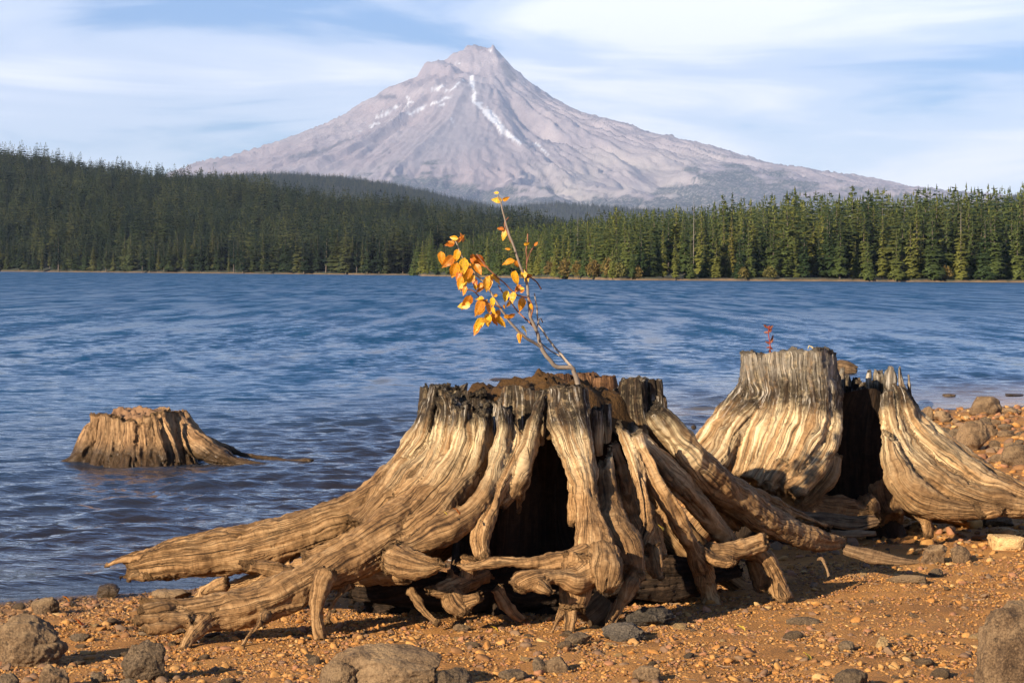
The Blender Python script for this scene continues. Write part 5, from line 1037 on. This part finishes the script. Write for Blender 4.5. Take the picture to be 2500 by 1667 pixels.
ROCKS = [
 (52, 1628, 205, 122, 'large round brown boulder cut by the picture edge, nearest the water', M_rock, 1, {}),
 (347, 1662, 108, 96, 'upright rounded grey-brown rock in front of the reaching root', M_rockg, 2, dict(rough=.16)),
 (127, 1690, 76, 66, 'pale brown stone half cut off below the large boulder', M_rock, 3, {}),
 (106, 1500, 70, 40, 'angular tan rock at the water line near the large boulder', M_rock, 4, dict(lo=.45)),
 (262, 1460, 56, 34, 'wet dark rock at the water line below the root tip', M_wetrock, 5, {}),
 (10, 1700, 70, 56, 'dark stone in the very corner below the large boulder', M_rockg, 6, {}),
 (239, 1666, 44, 24, 'small grey stone between the pale stone and the upright rock', M_rockg, 7, {}),
 (312, 1682, 46, 24, 'small dark stone at the foot of the upright rock', M_rockg, 8, {}),
 (357, 1553, 44, 18, 'thin flat stone beneath the splintered root tips', M_rockg, 9, {}),
 (424, 1549, 60, 18, 'broad flat stone beside the splintered root tips', M_rock, 10, dict(lo=.4)),
 (192, 1567, 54, 20, 'flat grey-brown stone beyond the large boulder', M_rockg, 11, {}),
 (416, 1466, 104, 24, 'long sandy slab under the reaching root at the shore', M_rock, 12, {}),
 (176, 1480, 22, 14, 'small black wet stone at the water line', M_wetrock, 13, {}),
 (930, 1688, 290, 104, 'wide cracked brown boulder at the bottom of the picture', M_rock, 14, dict(depth=.6, rough=.1)),
 (830, 1690, 120, 74, 'tan boulder shoulder leaning on the wide cracked boulder', M_rock, 15, dict(rough=.1)),
 (1112, 1700, 98, 66, 'dark-sided block beside the wide cracked boulder', M_rockg, 16, dict(lo=.45)),
 (1362, 1640, 62, 36, 'squarish brown stone in the gravel before the stump', M_rock, 17, dict(lo=.42)),
 (1316, 1640, 34, 36, 'dark pointed stone against the squarish one', M_rockg, 18, dict(lo=.42)),
 (1252, 1660, 72, 24, 'low flat brown stone next to the dark pointed one', M_rockg, 19, {}),
 (1411, 1574, 68, 30, 'triangular grey stone at the foot of the thin root leg', M_rockg, 20, dict(lo=.4)),
 (1590, 1530, 126, 46, 'rough dark slate slab behind its twin beside the stump', M_slate, 21, dict(lo=.5, rough=.18)),
 (1524, 1568, 112, 44, 'dark slate slab lying in front of its twin beside the stump', M_slate, 22, dict(lo=.5, rough=.18)),
 (1580, 1664, 72, 36, 'rounded brown stone in the gravel below the slate slabs', M_rock, 23, {}),
 (1127, 1542, 44, 18, 'pale stone in the gravel edge of the stump shadow', M_rock, 24, {}),
 (2494, 1700, 208, 222, 'big flat-faced grey-brown boulder at the picture edge', M_rock, 25, dict(lo=.55, rough=.09, depth=.7, box=.25, cuts=7, rz=0.12)),
 (2080, 1684, 84, 48, 'rough stone cut by the bottom edge, before the flat-faced boulder', M_rockg, 26, {}),
 (2284, 1377, 68, 48, 'lumpy rust-brown rock under the hanging root foot', M_rock, 27, dict(rough=.2, lo=.45)),
 (2348, 1375, 52, 42, 'smooth egg-shaped brown stone beside the lumpy rock', M_rock, 28, dict(cuts=2, rough=.05)),
 (2462, 1343, 86, 36, 'flat-topped ochre block lying on the sand', M_ochre, 29, dict(lo=.6, box=.5)),
 (2456, 1310, 76, 22, 'thin ochre slab behind the flat-topped block', M_ochre, 30, {}),
 (2440, 1285, 76, 32, 'grey rock in the shade under the broad root', M_rockg, 31, {}),
 (2392, 1278, 28, 18, 'small brown stone in the shade under the broad root', M_rock, 32, {}),
 (2155, 1580, 32, 26, 'bright yellow stone standing out in the gravel', M_ochre, 33, dict(lo=.45)),
 (2068, 1588, 40, 24, 'dark stone near the bright yellow one', M_rockg, 34, {}),
 (2286, 1408, 40, 20, 'grey oval stone in front of the lumpy rust-brown rock', M_rockg, 35, {}),
 (2216, 1424, 104, 20, 'long flat tan slab sunk in the sand', M_rock, 36, dict(depth=.4)),
 (1962, 1524, 84, 18, 'long low grey stone in the gravel of the sunny slope', M_rockg, 37, dict(depth=.4)),
 (2250, 1425, 26, 15, 'small dark pebble-like rock at the end of the tan slab', M_rockg, 38, {}),
 (2408, 1014, 84, 46, 'big rounded boulder standing at the water beyond the stumps', M_rock, 39, dict(cuts=4, rough=.08)),
 (2474, 1012, 52, 18, 'flat boulder touching the big rounded one at the water', M_rock, 40, {}),
 (2260, 996, 44, 20, 'dark wet rock in the water beyond the broad root', M_wetrock, 41, {}),
 (2264, 1028, 34, 36, 'upright tan rock at the water beyond the broad root', M_rock, 42, dict(lo=.45)),
 (2302, 1028, 48, 26, 'block-shaped brown rock next to the upright tan one', M_rock, 43, dict(lo=.45)),
 (2358, 1026, 22, 12, 'little tan stone between the shore rocks', M_ochre, 44, {}),
 (2380, 1100, 86, 74, 'large angular brown boulder on the beach beyond the broad root', M_rock, 45, dict(lo=.45)),
 (2336, 1066, 38, 20, 'grey stone leaning on the large angular boulder', M_rockg, 46, {}),
 (2486, 1138, 84, 52, 'smooth brown boulder at the picture edge behind the broad root', M_rock, 47, dict(cuts=3)),
 (2430, 1100, 30, 26, 'brown stone wedged beside the large angular boulder', M_rock, 48, {}),
 (2410, 1046, 30, 16, 'dark stone above the large angular boulder', M_rockg, 49, {}),
 (2458, 1066, 44, 16, 'low brown rock between the beach boulders', M_rock, 50, {}),
 (2318, 968, 34, 7, 'flat dark rock awash beyond the shore boulders', M_wetrock, 51, dict(z=0.0)),
 (2480, 967, 48, 6, 'flat brown rock awash by the picture edge', M_wetrock, 52, dict(z=0.0)),
 (1661, 1044, 16, 16, 'small black rock in the water between the two stumps', M_wetrock, 53, dict(z=0.0)),
 (1694, 1046, 14, 10, 'smaller black rock beside the other between the two stumps', M_wetrock, 54, dict(z=0.0)),
 (1228, 930, 68, 7, 'dark hump just breaking the lake surface behind the big stump', M_wetrock, 55, dict(z=0.0)),
 (2470, 1100, 40, 20, 'tan stone above the smooth boulder at the picture edge', M_rock, 56, {}),
 (2440, 1130, 44, 22, 'brown stone in front of the smooth boulder behind the broad root', M_rock, 57, {}),
]
import re
ROCKPOS = []
rb = np.random.default_rng(88)
BANK = []
for k in range(34):
    BANK.append((2262 + 250 * rb.random(), 1022 + 112 * rb.random() ** 0.9))
BANK.sort(key=lambda q: q[1])
for k, (a, b) in enumerate(BANK):
    w_ = 18 + 34 * rb.random() ** 2; ROCKS.append((a, b, w_, w_ * (0.35 + 0.3 * rb.random()), 'rubble rock on the bank beyond the broad root, %s from the water' % ords(k + 1), (M_rock, M_rockg, M_rock)[k % 3], 900 + k, dict(lo=.45, group='rubble rocks on the bank')))
for a in ROCKS:
    o = rock(*a[:7], **a[7]); ROCKPOS.append((o.location.x, o.location.y, re.split(r' (?:at|in|below|beside|between|beneath|under|lying|against|next|cut|half|standing|touching|leaning|wedged|above|sunk|behind|beyond|near|on|before|just)\b', a[4])[0].rstrip(',')))
def tube4(S, k=5):
    V = []; n = len(S)
    for i in range(n):
        for j in range(k):
            a = 6.283 * j / k; V.append((S[i, 0], S[i, 1] + S[i, 3] * math.cos(a), S[i, 2] + S[i, 3] * math.sin(a)))
    return np.array(V), list(map(tuple, grid_faces(n, k, True))) + [tuple(range(k))[::-1], tuple(range((n - 1) * k, n * k))]
M_debris = simple('splinter_wood', (0.24, 0.16, 0.10), 0.9, 0.5, 60.0)
PEB = [stone_shape(1, 700 + i, 8, 0.14, 0.42) for i in range(10)]
peb_mesh = [make_mesh('pebble_%02d' % i, V * (1, 0.8, 0.6), F, smooth=(i % 4 == 0), mats=[M_pebble]) for i, (V, F) in enumerate(PEB)]
PEBC = proto_collection('pebble', peb_mesh)
def beach_points(n, d0, d1, seed, edge=0.265, shore_min=0.03):
    r = np.random.default_rng(seed); D = np.sqrt(d0 ** 2 + (d1 ** 2 - d0 ** 2) * r.random(n)); x = (-0.5 + 1.28 * r.random(n)) * 2 * (edge * D + 0.2)
    k = shore_dist(x, D) > shore_min; return x[k], D[k], r
def gravel(name, n, d0, d1, sz, seed, label, sandy=0.0):
    x, y, r = beach_points(n, d0, d1, seed)
    dens = fbm(x * 0.8, y * 0.8, 0, 91, 3); sand = np.exp(-(((x - 1.75) / 0.8) ** 2 + ((y - 9.6) / 1.1) ** 2))
    k = r.random(len(x)) > np.clip(sandy * (sand * 1.1) + 0.12 * (dens < -0.35), 0, 0.97); x, y = x[k], y[k]; m = len(x)
    s = (sz[0] + (sz[1] - sz[0]) * r.random(m) ** 2.8) / 2
    sc = np.stack([s * (0.8 + 0.5 * r.random(m)), s * (0.8 + 0.5 * r.random(m)), s * (0.7 + 0.5 * r.random(m))], -1)
    z = gz(x, y) + s * 0.18
    scatter(name, np.stack([x, y, z], -1), np.stack([r.normal(size=m) * 0.3, r.normal(size=m) * 0.3, r.random(m) * 6.28], -1), sc, r.integers(0, 10, m), PEBC, label, 'gravel')
gravel('gravel', 130000, 7.2, 11.6, (0.005, 0.018), 61, 'ochre gravel covering the beach round the stumps', 0.6)
gravel('shingle', 11500, 7.2, 15.0, (0.014, 0.05), 62, 'coarser shingle mixed into the beach', 0.75)
gravel('far_shingle', 11500, 12.0, 28.0, (0.03, 0.12), 63, 'brown shingle on the beach beyond the stumps', 0.0)
tw = []
for i in range(5):
    r_ = np.random.default_rng(40 + i); S = np.array([[x_, 0.10 * r_.normal(), 0.05 * r_.normal(), 0.035 + 0.02 * r_.random()] for x_ in np.linspace(-1, 1, 5)]); V, F = tube4(S); tw.append(make_mesh('splinter_%d' % i, V, F, mats=[M_debris]))
TWC = proto_collection('wood_splinter', tw)
x, y, r = beach_points(520, 7.3, 12.5, 66); m = len(x); s_ = 0.008 + 0.03 * r.random(m) ** 2
scatter('wood_litter', np.stack([x, y, gz(x, y) + 0.012], -1), np.stack([r.normal(size=m) * 0.12, r.normal(size=m) * 0.12, r.random(m) * 6.28], -1), np.stack([s_, s_, s_], -1), r.integers(0, 5, m), TWC, 'grey and brown wood splinters strewn over the gravel', 'litter')
# loose stones one can pick out
rs = np.random.default_rng(64); STW = ['tan', 'brown', 'grey', 'rust']
STM = [M_ochre, M_rock, M_rockg, M_rock]; stone_me = {}
for v in range(6):
    for c in range(4):
        V, F = stone_shape(2, 760 + v, 6, 0.12, 0.5); stone_me[v, c] = make_mesh('stone', V * (1, 0.8, 0.55), F, mats=[STM[c]])
cnt = 0; loose = []
for i in range(900):
    if cnt >= 215: break
    D = math.sqrt(7.4 ** 2 + (13.5 ** 2 - 7.4 ** 2) * rs.random()); x = (2 * rs.random() - 1) * 0.232 * D
    if shore_dist(x, D) < 0.05 or (rs.random() < 0.45 and x > 0 and D > 9.3) or math.hypot(x - AX1[0], D - AX1[1]) < 0.8: continue
    s = (0.026 + 0.05 * rs.random() ** 2.5) / 2; c = int(rs.integers(0, 4)); v = int(rs.integers(0, 6)); z = float(gz(x, D)); o = link('stone', stone_me[v, c], loc=(x, D, z + 0.25 * s)); o.scale = (s * (1 + .4 * rs.random()), s * (1 + .3 * rs.random()), s)
    o.rotation_euler = (rs.normal() * .25, rs.normal() * .25, rs.random() * 6.28)
    near = min(ROCKPOS, key=lambda q: math.hypot(q[0] - x, q[1] - D)); loose.append((near[2], math.hypot(near[0] - x, near[1] - D), o, STW[c])); cnt += 1
loose.sort(key=lambda q: (q[0], q[1])); seen = {}
for rk, d_, o, c in loose:
    seen[rk] = seen.get(rk, 0) + 1
    tag(o, 'small %s loose stone, %s nearest the %s' % (c, ords(seen[rk]), rk), 'stone', 'loose stones on the gravel')

# ------------------------------------------------------------------ driftwood pieces
def driftwood(pts, label, seed, m=M_drift, name='driftwood', **kw):
    S = spline(px_path(pts), 0.009); b = S[len(S) // 2, :3].copy(); b[2] -= S[len(S) // 2, 4]
    V, F, UV = strand(S, (b[0], b[1] + 3), b, seed, 0.009, **kw); o = link(name, make_mesh(name, V, F, uv=UV, mats=[m]), loc=b)
    return tag(o, label, 'driftwood')
driftwood([(1945, 1262, 11.7, 16), (2010, 1268, 11.7, 22, .5), (2080, 1278, 11.7, 22, .5), (2140, 1270, 11.7, 14, .5)], 'split brown plank of driftwood behind the big stump root tip', 401)
driftwood([(2030, 1302, 11.5, 9), (2085, 1302, 11.5, 12, .5), (2136, 1300, 11.5, 8, .5)], 'narrow pale stick lying under the split plank', 402)
driftwood([(2066, 1342, 10.95, 12), (2130, 1358, 10.9, 18, .6), (2190, 1368, 10.85, 16, .6), (2240, 1370, 10.8, 8, .6)], 'grey-brown log half buried in sand beside the root tip', 403)
driftwood([(1425, 1512, 9.42, 34, .8), (1452, 1488, 9.45, 38, .8), (1474, 1462, 9.48, 26, .8)], 'stubby block of grained wood under the big stump', 404, sq=3.0)
driftwood([(1992, 1372, 10.5, 3), (2004, 1364, 10.5, 5), (2014, 1380, 10.48, 4), (2024, 1410, 10.46, 4)], 'small hooked twig standing in the sand by the root foot', 405)
driftwood([(2040, 895, 36.2, 16, .8), (2066, 897, 36.2, 20, .7), (2092, 902, 36.2, 10, .6)], 'brown chunk of wood poking out of the lake behind the tall stump', 406)
driftwood([(660, 1622, 8.62, 4), (690, 1620, 8.62, 6), (725, 1614, 8.62, 3)], 'thin grey stick on the gravel in front of the reaching roots', 407)

# ------------------------------------------------------------------ sapling
M_stem = simple('sapling_bark', (0.26, 0.20, 0.15), 0.7, 0.35, 90.0, 0.002)
M_twig = simple('red_twig_bark', (0.24, 0.10, 0.055), 0.7, 0.3, 90.0)
def leaf_material(name, a, b, c):
    m, t, p, o = mat(name)
    oi = N(t, 'ShaderNodeObjectInfo'); uv = N(t, 'ShaderNodeUVMap'); uv.uv_map = 'UVMap'
    col = ramp(t, oi.outputs['Random'], [(0.0, a), (0.5, b), (1.0, c)])
    n = N(t, 'ShaderNodeTexNoise', Scale=9.0, Detail=3.0); L(t, uv.outputs[0], n.inputs['Vector'])
    col = mixc(t, ramp(t, n.outputs[0], [(0.5, 0.0), (0.66, 0.8)]), col, (0.22, 0.07, 0.015))
    sx = N(t, 'ShaderNodeSeparateXYZ'); L(t, uv.outputs[0], sx.inputs[0])
    vein = ramp(t, math_node(t, 'ABSOLUTE', sx.outputs[0]), [(0.0, 0.35), (0.06, 0.0)])
    col = mixc(t, vein, col, (0.8, 0.5, 0.12))
    L(t, col, p.inputs['Base Color']); p.inputs['Roughness'].default_value = 0.45
    tr = N(t, 'ShaderNodeBsdfTranslucent'); L(t, col, tr.inputs[0]); mx = N(t, 'ShaderNodeMixShader'); mx.inputs[0].default_value = 0.35
    L(t, p.outputs[0], mx.inputs[1]); L(t, tr.outputs[0], mx.inputs[2]); L(t, mx.outputs[0], o.inputs[0])
    return m
M_leaf = leaf_material('golden_leaf', (0.50, 0.12, 0.008), (0.80, 0.32, 0.012), (0.90, 0.56, 0.03))
def tube(S, k=7):
    n = len(S); C = S[:, :3]; T = np.gradient(C, axis=0); T /= np.linalg.norm(T, axis=1)[:, None] + 1e-9
    a = np.cross(T, (0.3, 1, 0.2)); a /= np.linalg.norm(a, axis=1)[:, None] + 1e-9; b = np.cross(T, a); ph = np.linspace(0, 2 * math.pi, k, endpoint=False)
    V = C[:, None] + S[:, 3][:, None, None] * (a[:, None] * np.cos(ph)[None, :, None] + b[:, None] * np.sin(ph)[None, :, None])
    V = V.reshape(-1, 3); F = list(map(tuple, grid_faces(n, k, True))) + [tuple(range(k))[::-1], tuple(range((n - 1) * k, n * k))]
    return V, F
cp = lambda x, y: (1000 + x / 3.074, 440 + y / 3.074)
SB = unproj(1410, 942, 10.12); SB[2] = 1.05
sap = thing('sapling', 'leaning young tree with golden leaves growing out of the big stump', 'sapling', SB)
STEMS = [('stem', M_stem, [(1268, 1560, 10.12, 7), (1258, 1510, 10.12, 6.5), (1235, 1440, 10.11, 6), (1218, 1408, 10.1, 5.6), (1110, 1400, 10.08, 5.4), (1040, 1340, 10.06, 5.2), (985, 1250, 10.05, 5), (960, 1150, 10.04, 4.4), (910, 1030, 10.02, 4), (890, 880, 10.0, 3.6), (870, 740, 10.0, 3.4), (830, 640, 9.98, 3.1), (780, 500, 9.97, 2.8), (740, 380, 9.96, 2.5), (700, 230, 9.95, 2), (665, 110, 9.94, 1.3)]),
 ('branch', M_stem, [(985, 1250, 10.05, 4), (860, 1170, 9.98, 3.6), (760, 1070, 9.94, 3.2), (660, 930, 9.9, 2.8), (570, 780, 9.88, 2.4), (490, 700, 9.86, 2.1), (400, 590, 9.84, 1.8), (340, 440, 9.82, 1.2)]),
 ('branch', M_stem, [(1220, 1400, 10.1, 3.6), (1130, 1300, 10.14, 3), (1010, 1150, 10.18, 2.6), (965, 1060, 10.2, 2.2), (955, 950, 10.2, 1.8), (940, 850, 10.2, 1.2)]),
 ('branch', M_stem, [(1215, 1400, 10.12, 2.2), (1130, 1320, 10.2, 1.8), (1060, 1280, 10.22, 1.6), (990, 1225, 10.2, 1.3)]),
 ('branch', M_twig, [(885, 878, 10.0, 2.2), (800, 858, 9.96, 2), (720, 780, 9.93, 1.7), (620, 690, 9.9, 1.5), (500, 560, 9.88, 1.0)]),
 ('branch', M_twig, [(872, 690, 10.0, 1.7), (875, 600, 10.02, 1.5), (876, 520, 10.03, 1.2), (890, 400, 10.03, .9)]), ('branch', M_twig, [(872, 630, 10.0, 1.3), (895, 560, 10.04, 1.1), (930, 500, 10.06, .9)]),
 ('branch', M_twig, [(940, 1110, 10.03, 2.4), (830, 1000, 10.08, 2), (760, 920, 10.1, 1.6), (660, 790, 10.12, 1.1)]), ('branch', M_twig, [(880, 720, 10.0, 1.6), (940, 750, 10.04, 1.2), (990, 815, 10.06, .9)]),
 ('branch', M_twig, [(690, 960, 9.9, 2), (560, 900, 9.86, 1.6), (470, 830, 9.84, 1.2), (380, 815, 9.83, .8)]), ('branch', M_twig, [(760, 470, 9.97, 1.8), (715, 330, 9.98, 1.5), (745, 280, 10.0, .9)]),
 ('branch', M_stem, [(950, 1130, 10.05, 2.2), (975, 1040, 10.1, 1.7), (1000, 1065, 10.12, .8)]), ('branch', M_twig, [(910, 1040, 10.02, 2.2), (925, 950, 10.0, 1.8), (890, 880, 9.99, 1.4)])]
NODES = []
for nm, m, pts in STEMS:
    S = spline(np.array([[*unproj(*cp(a, b), D), r_ / FPX * D] for a, b, D, r_ in pts]), 0.008)
    S[:, :3] += 0.0025 * np.stack([vnoise(S[:, 2] * 30, S[:, 0] * 30, i, 13) for i in range(3)], -1)
    V, F = tube(S); link(nm, make_mesh(nm, V - SB, F, mats=[m]), sap); NODES.append(S[:, :3])
NODES = np.vstack(NODES)
def leaf_mesh(seed, fold=0.35, curl=0.3):
    """unit leaf along +y with a petiole below the base"""
    n = 9; r = np.random.default_rng(seed); V = []; UV = []; F = []
    for i in range(n):
        t = i / (n - 1); w_ = 0.30 * (math.sin(math.pi * min(1, t ** 0.75)) ** 0.85) * (1 - 0.25 * t) + 0.004
        zc_ = -curl * t * t + 0.05 * r.normal() * t
        for k in (-1, -0.5, 0, 0.5, 1):
            V.append((w_ * k * (1 + 0.04 * r.normal()), t, zc_ + fold * abs(w_ * k) + 0.012 * r.normal())); UV.append((w_ * k, t))
    F += list(map(tuple, grid_faces(n, 5)))
    return np.array(V), F, np.array(UV)
LEAFM = [make_mesh('leaf', *leaf_mesh(i, 0.15 + 0.12 * (i % 4), 0.1 + 0.16 * (i % 3))[:2], uv=leaf_mesh(i)[2], mats=[M_leaf]) for i in range(8)]
M_pet = simple('leaf_stalk', (0.45, 0.16, 0.03), 0.6)
LEAVES = [(650, 95, 35, 180), (655, 150, 66, 175), (722, 142, 56, 12), (682, 365, 55, 170), (708, 410, 68, 245), (738, 517, 36, 180), (742, 615, 92, 195), (805, 630, 62, 290), (950, 478, 48, 55), (880, 478, 38, 5),
 (300, 482, 78, 205), (332, 433, 58, 170), (380, 435, 78, 62), (352, 565, 84, 250), (288, 612, 108, 226), (335, 680, 125, 250), (403, 650, 118, 262), (366, 715, 80, 245), (508, 612, 122, 312), (515, 670, 92, 300), (425, 735, 90, 262), (376, 772, 95, 250), (402, 792, 85, 240), (460, 745, 80, 230), (492, 772, 75, 280), (525, 792, 66, 205),
 (596, 762, 112, 268), (530, 822, 78, 210), (430, 922, 118, 245), (788, 742, 108, 263), (812, 815, 64, 230), (722, 872, 98, 255), (775, 880, 98, 262), (840, 932, 102, 262), (742, 932, 46, 250), (526, 890, 66, 185), (524, 955, 122, 250), (622, 915, 70, 270), (592, 960, 84, 290), (632, 982, 70, 282),
 (588, 1052, 104, 265), (630, 1045, 98, 280), (520, 1082, 108, 245), (690, 1060, 100, 300), (735, 1022, 52, 5), (872, 1122, 78, 330), (825, 1185, 80, 260), (770, 1015, 54, 12), (856, 700, 78, 100), (892, 720, 56, 0), (640, 865, 46, 200), (846, 830, 36, 30), (910, 950, 46, 270), (652, 736, 92, 332), (470, 642, 72, 150), (560, 930, 80, 235), (660, 1010, 70, 250), (450, 700, 80, 255), (410, 830, 60, 240)]
rl = np.random.default_rng(77)
LEAVES += [(a + 26 * rl.normal(), b + 26 * rl.normal(), ln * (0.55 + 0.35 * rl.random()), ang + 30 * rl.normal()) for a, b, ln, ang in LEAVES[10:50:2]]
def leaf_at(center, length, ang, parent, base, me, tilt=0.5):
    d = Vector((math.cos(math.radians(ang)), rl.normal() * 0.25, math.sin(math.radians(ang)))).normalized()
    nrm = Vector((rl.normal() * tilt - 0.15, -1.0, rl.normal() * tilt + 0.25)); nrm = (nrm - nrm.dot(d) * d).normalized()
    sx_ = d.cross(nrm); R_ = Matrix((sx_, d, nrm)).transposed()
    b0 = Vector(center) - d * length / 2
    o = bpy.data.objects.new('leaf', me); COL.objects.link(o); o.parent = parent
    o.matrix_local = Matrix.Translation(b0 - Vector(base)) @ R_.to_4x4() @ Matrix.Scale(length, 4)
    return o, b0
for i, (a, b, ln, ang) in enumerate(LEAVES):
    px_, py_ = cp(a, b); q2 = np.stack(proj(NODES), -1); bx, by = px_ - math.cos(math.radians(ang)) * ln / 6.15, py_ + math.sin(math.radians(ang)) * ln / 6.15
    j = int(np.argmin(np.hypot(q2[:, 0] - bx, q2[:, 1] - by))); D = NODES[j, 1] + rl.normal() * 0.025
    o, b0 = leaf_at(unproj(px_, py_, D), ln / 3.074 / FPX * D * (0.98 + 0.3 * rl.random()), ang, sap, SB, LEAFM[i % 8])
    gap = np.linalg.norm(np.array(b0) - NODES[j])
    if 0.003 < gap < 0.12:
        S = np.array([[*NODES[j], .0011], [*((NODES[j] + np.array(b0)) / 2 + (0, 0, 0.006)), .0009], [*b0, .0009]]); V, F = tube(spline(S, 0.012), 5)
        q_ = link('leaf_stalk', make_mesh('leaf_stalk', V - SB, F, mats=[M_pet]), o); q_.matrix_parent_inverse = o.matrix_local.inverted()

# ------------------------------------------------------------------ small things
M_red = leaf_material('red_weed_leaf', (0.16, 0.02, 0.015), (0.2, 0.035, 0.02), (0.13, 0.02, 0.02)); M_redst = simple('red_weed_stem', (0.25, 0.04, 0.03))
WB = unproj(1879, 862, 12.55); weed = thing('weed', 'small red-leaved weed growing on the tall flat-topped stump', 'plant', WB)
S = spline(np.array([[*unproj(a, b, 12.55), r_] for a, b, r_ in ((1880, 866, .003), (1880, 840, .003), (1876, 815, .0025), (1878, 795, .002))]), 0.01); V, F = tube(S, 5); link('stem', make_mesh('stem', V - WB, F, mats=[M_redst]), weed)
redleaf = make_mesh('leaf', *leaf_mesh(3)[:2], uv=leaf_mesh(3)[2], mats=[M_red])
for a, b, ln, ang in ((1873, 799, 14, 150), (1882, 799, 14, 40), (1870, 811, 12, 170), (1881, 806, 14, 70), (1886, 824, 16, 50), (1884, 832, 14, 60), (1874, 836, 13, 140), (1876, 848, 12, 160), (1882, 850, 12, 320), (1880, 858, 12, 300), (1868, 795, 10, 160)):
    leaf_at(unproj(a, b, 12.55), ln / FPX * 12.55, ang, weed, WB, redleaf)
GB = unproj(1986, 862, 12.5); grs = thing('dry_grass', 'curled dry grass blade on top of the tall flat-topped stump', 'plant', GB)
for pts in (((1988, 864), (1984, 850), (1975, 844), (1973, 852)), ((1990, 864), (1988, 853), (1982, 846), (1977, 846))):
    V, F = tube(spline(np.array([[*unproj(a, b, 12.5), .0022] for a, b in pts]), 0.008), 5); link('blade', make_mesh('blade', V - GB, F, mats=[simple('dry_straw', (0.5, 0.38, 0.2))]), grs)
M_dead = leaf_material('fallen_leaf', (0.55, 0.12, 0.01), (0.65, 0.2, 0.015), (0.5, 0.1, 0.01)); M_yel = leaf_material('fallen_yellow_leaf', (0.85, 0.6, 0.06), (0.8, 0.5, 0.05), (0.85, 0.65, 0.1))
def fallen(px, py, lpx, label, m, D=None, ang=0.5, up=0.25):
    P = ground_px(px, py) if D is None else unproj(px, py, D); V, F, UV = leaf_mesh(int(px), 0.5, 0.35); k = lpx / FPX * P[1]
    o = link('fallen_leaf', make_mesh('fallen_leaf', (V - (0, .5, 0)) * k, F, uv=UV, mats=[m]), loc=(P[0], P[1], P[2] + (0.02 if D is None else 0))); o.rotation_euler = (0.75 + up, 0.3, ang); tag(o, label, 'leaf')
fallen(1117, 1246, 26, 'orange fallen leaf caught on the arm of the big stump', M_dead, 9.33, 1.2)
fallen(1088, 1251, 16, 'thin yellow leaf sliver next to the orange leaf on the stump arm', M_yel, 9.36, 1.3)
fallen(1614, 1285, 24, 'yellow fallen leaf caught between strands of the big stump', M_yel, 9.72, 1.0)
fallen(1487, 992, 14, 'small yellow leaf on the moss of the big stump', M_yel, 10.0, 0.4)
fallen(195, 1528, 38, 'crumpled orange leaf on the stones by the large boulder', M_dead, None, 1.3)
fallen(164, 1470, 26, 'rusty leaf at the water line by the angular tan rock', M_dead, None, 1.5)
fallen(1972, 1612, 30, 'bright yellow fallen leaf on the open gravel', M_yel, None, 0.8)
fallen(1210, 1544, 24, 'narrow yellow leaf on the gravel before the hollow', M_yel, None, 1.4)
fallen(1812, 1542, 26, 'pale yellow leaf on the gravel below the slate slabs', M_yel, None, 1.5)
fallen(482, 1574, 16, 'white scrap of leaf on the gravel below the root arm', simple('white_scrap', (0.85, 0.82, 0.76)), None, 1.4)
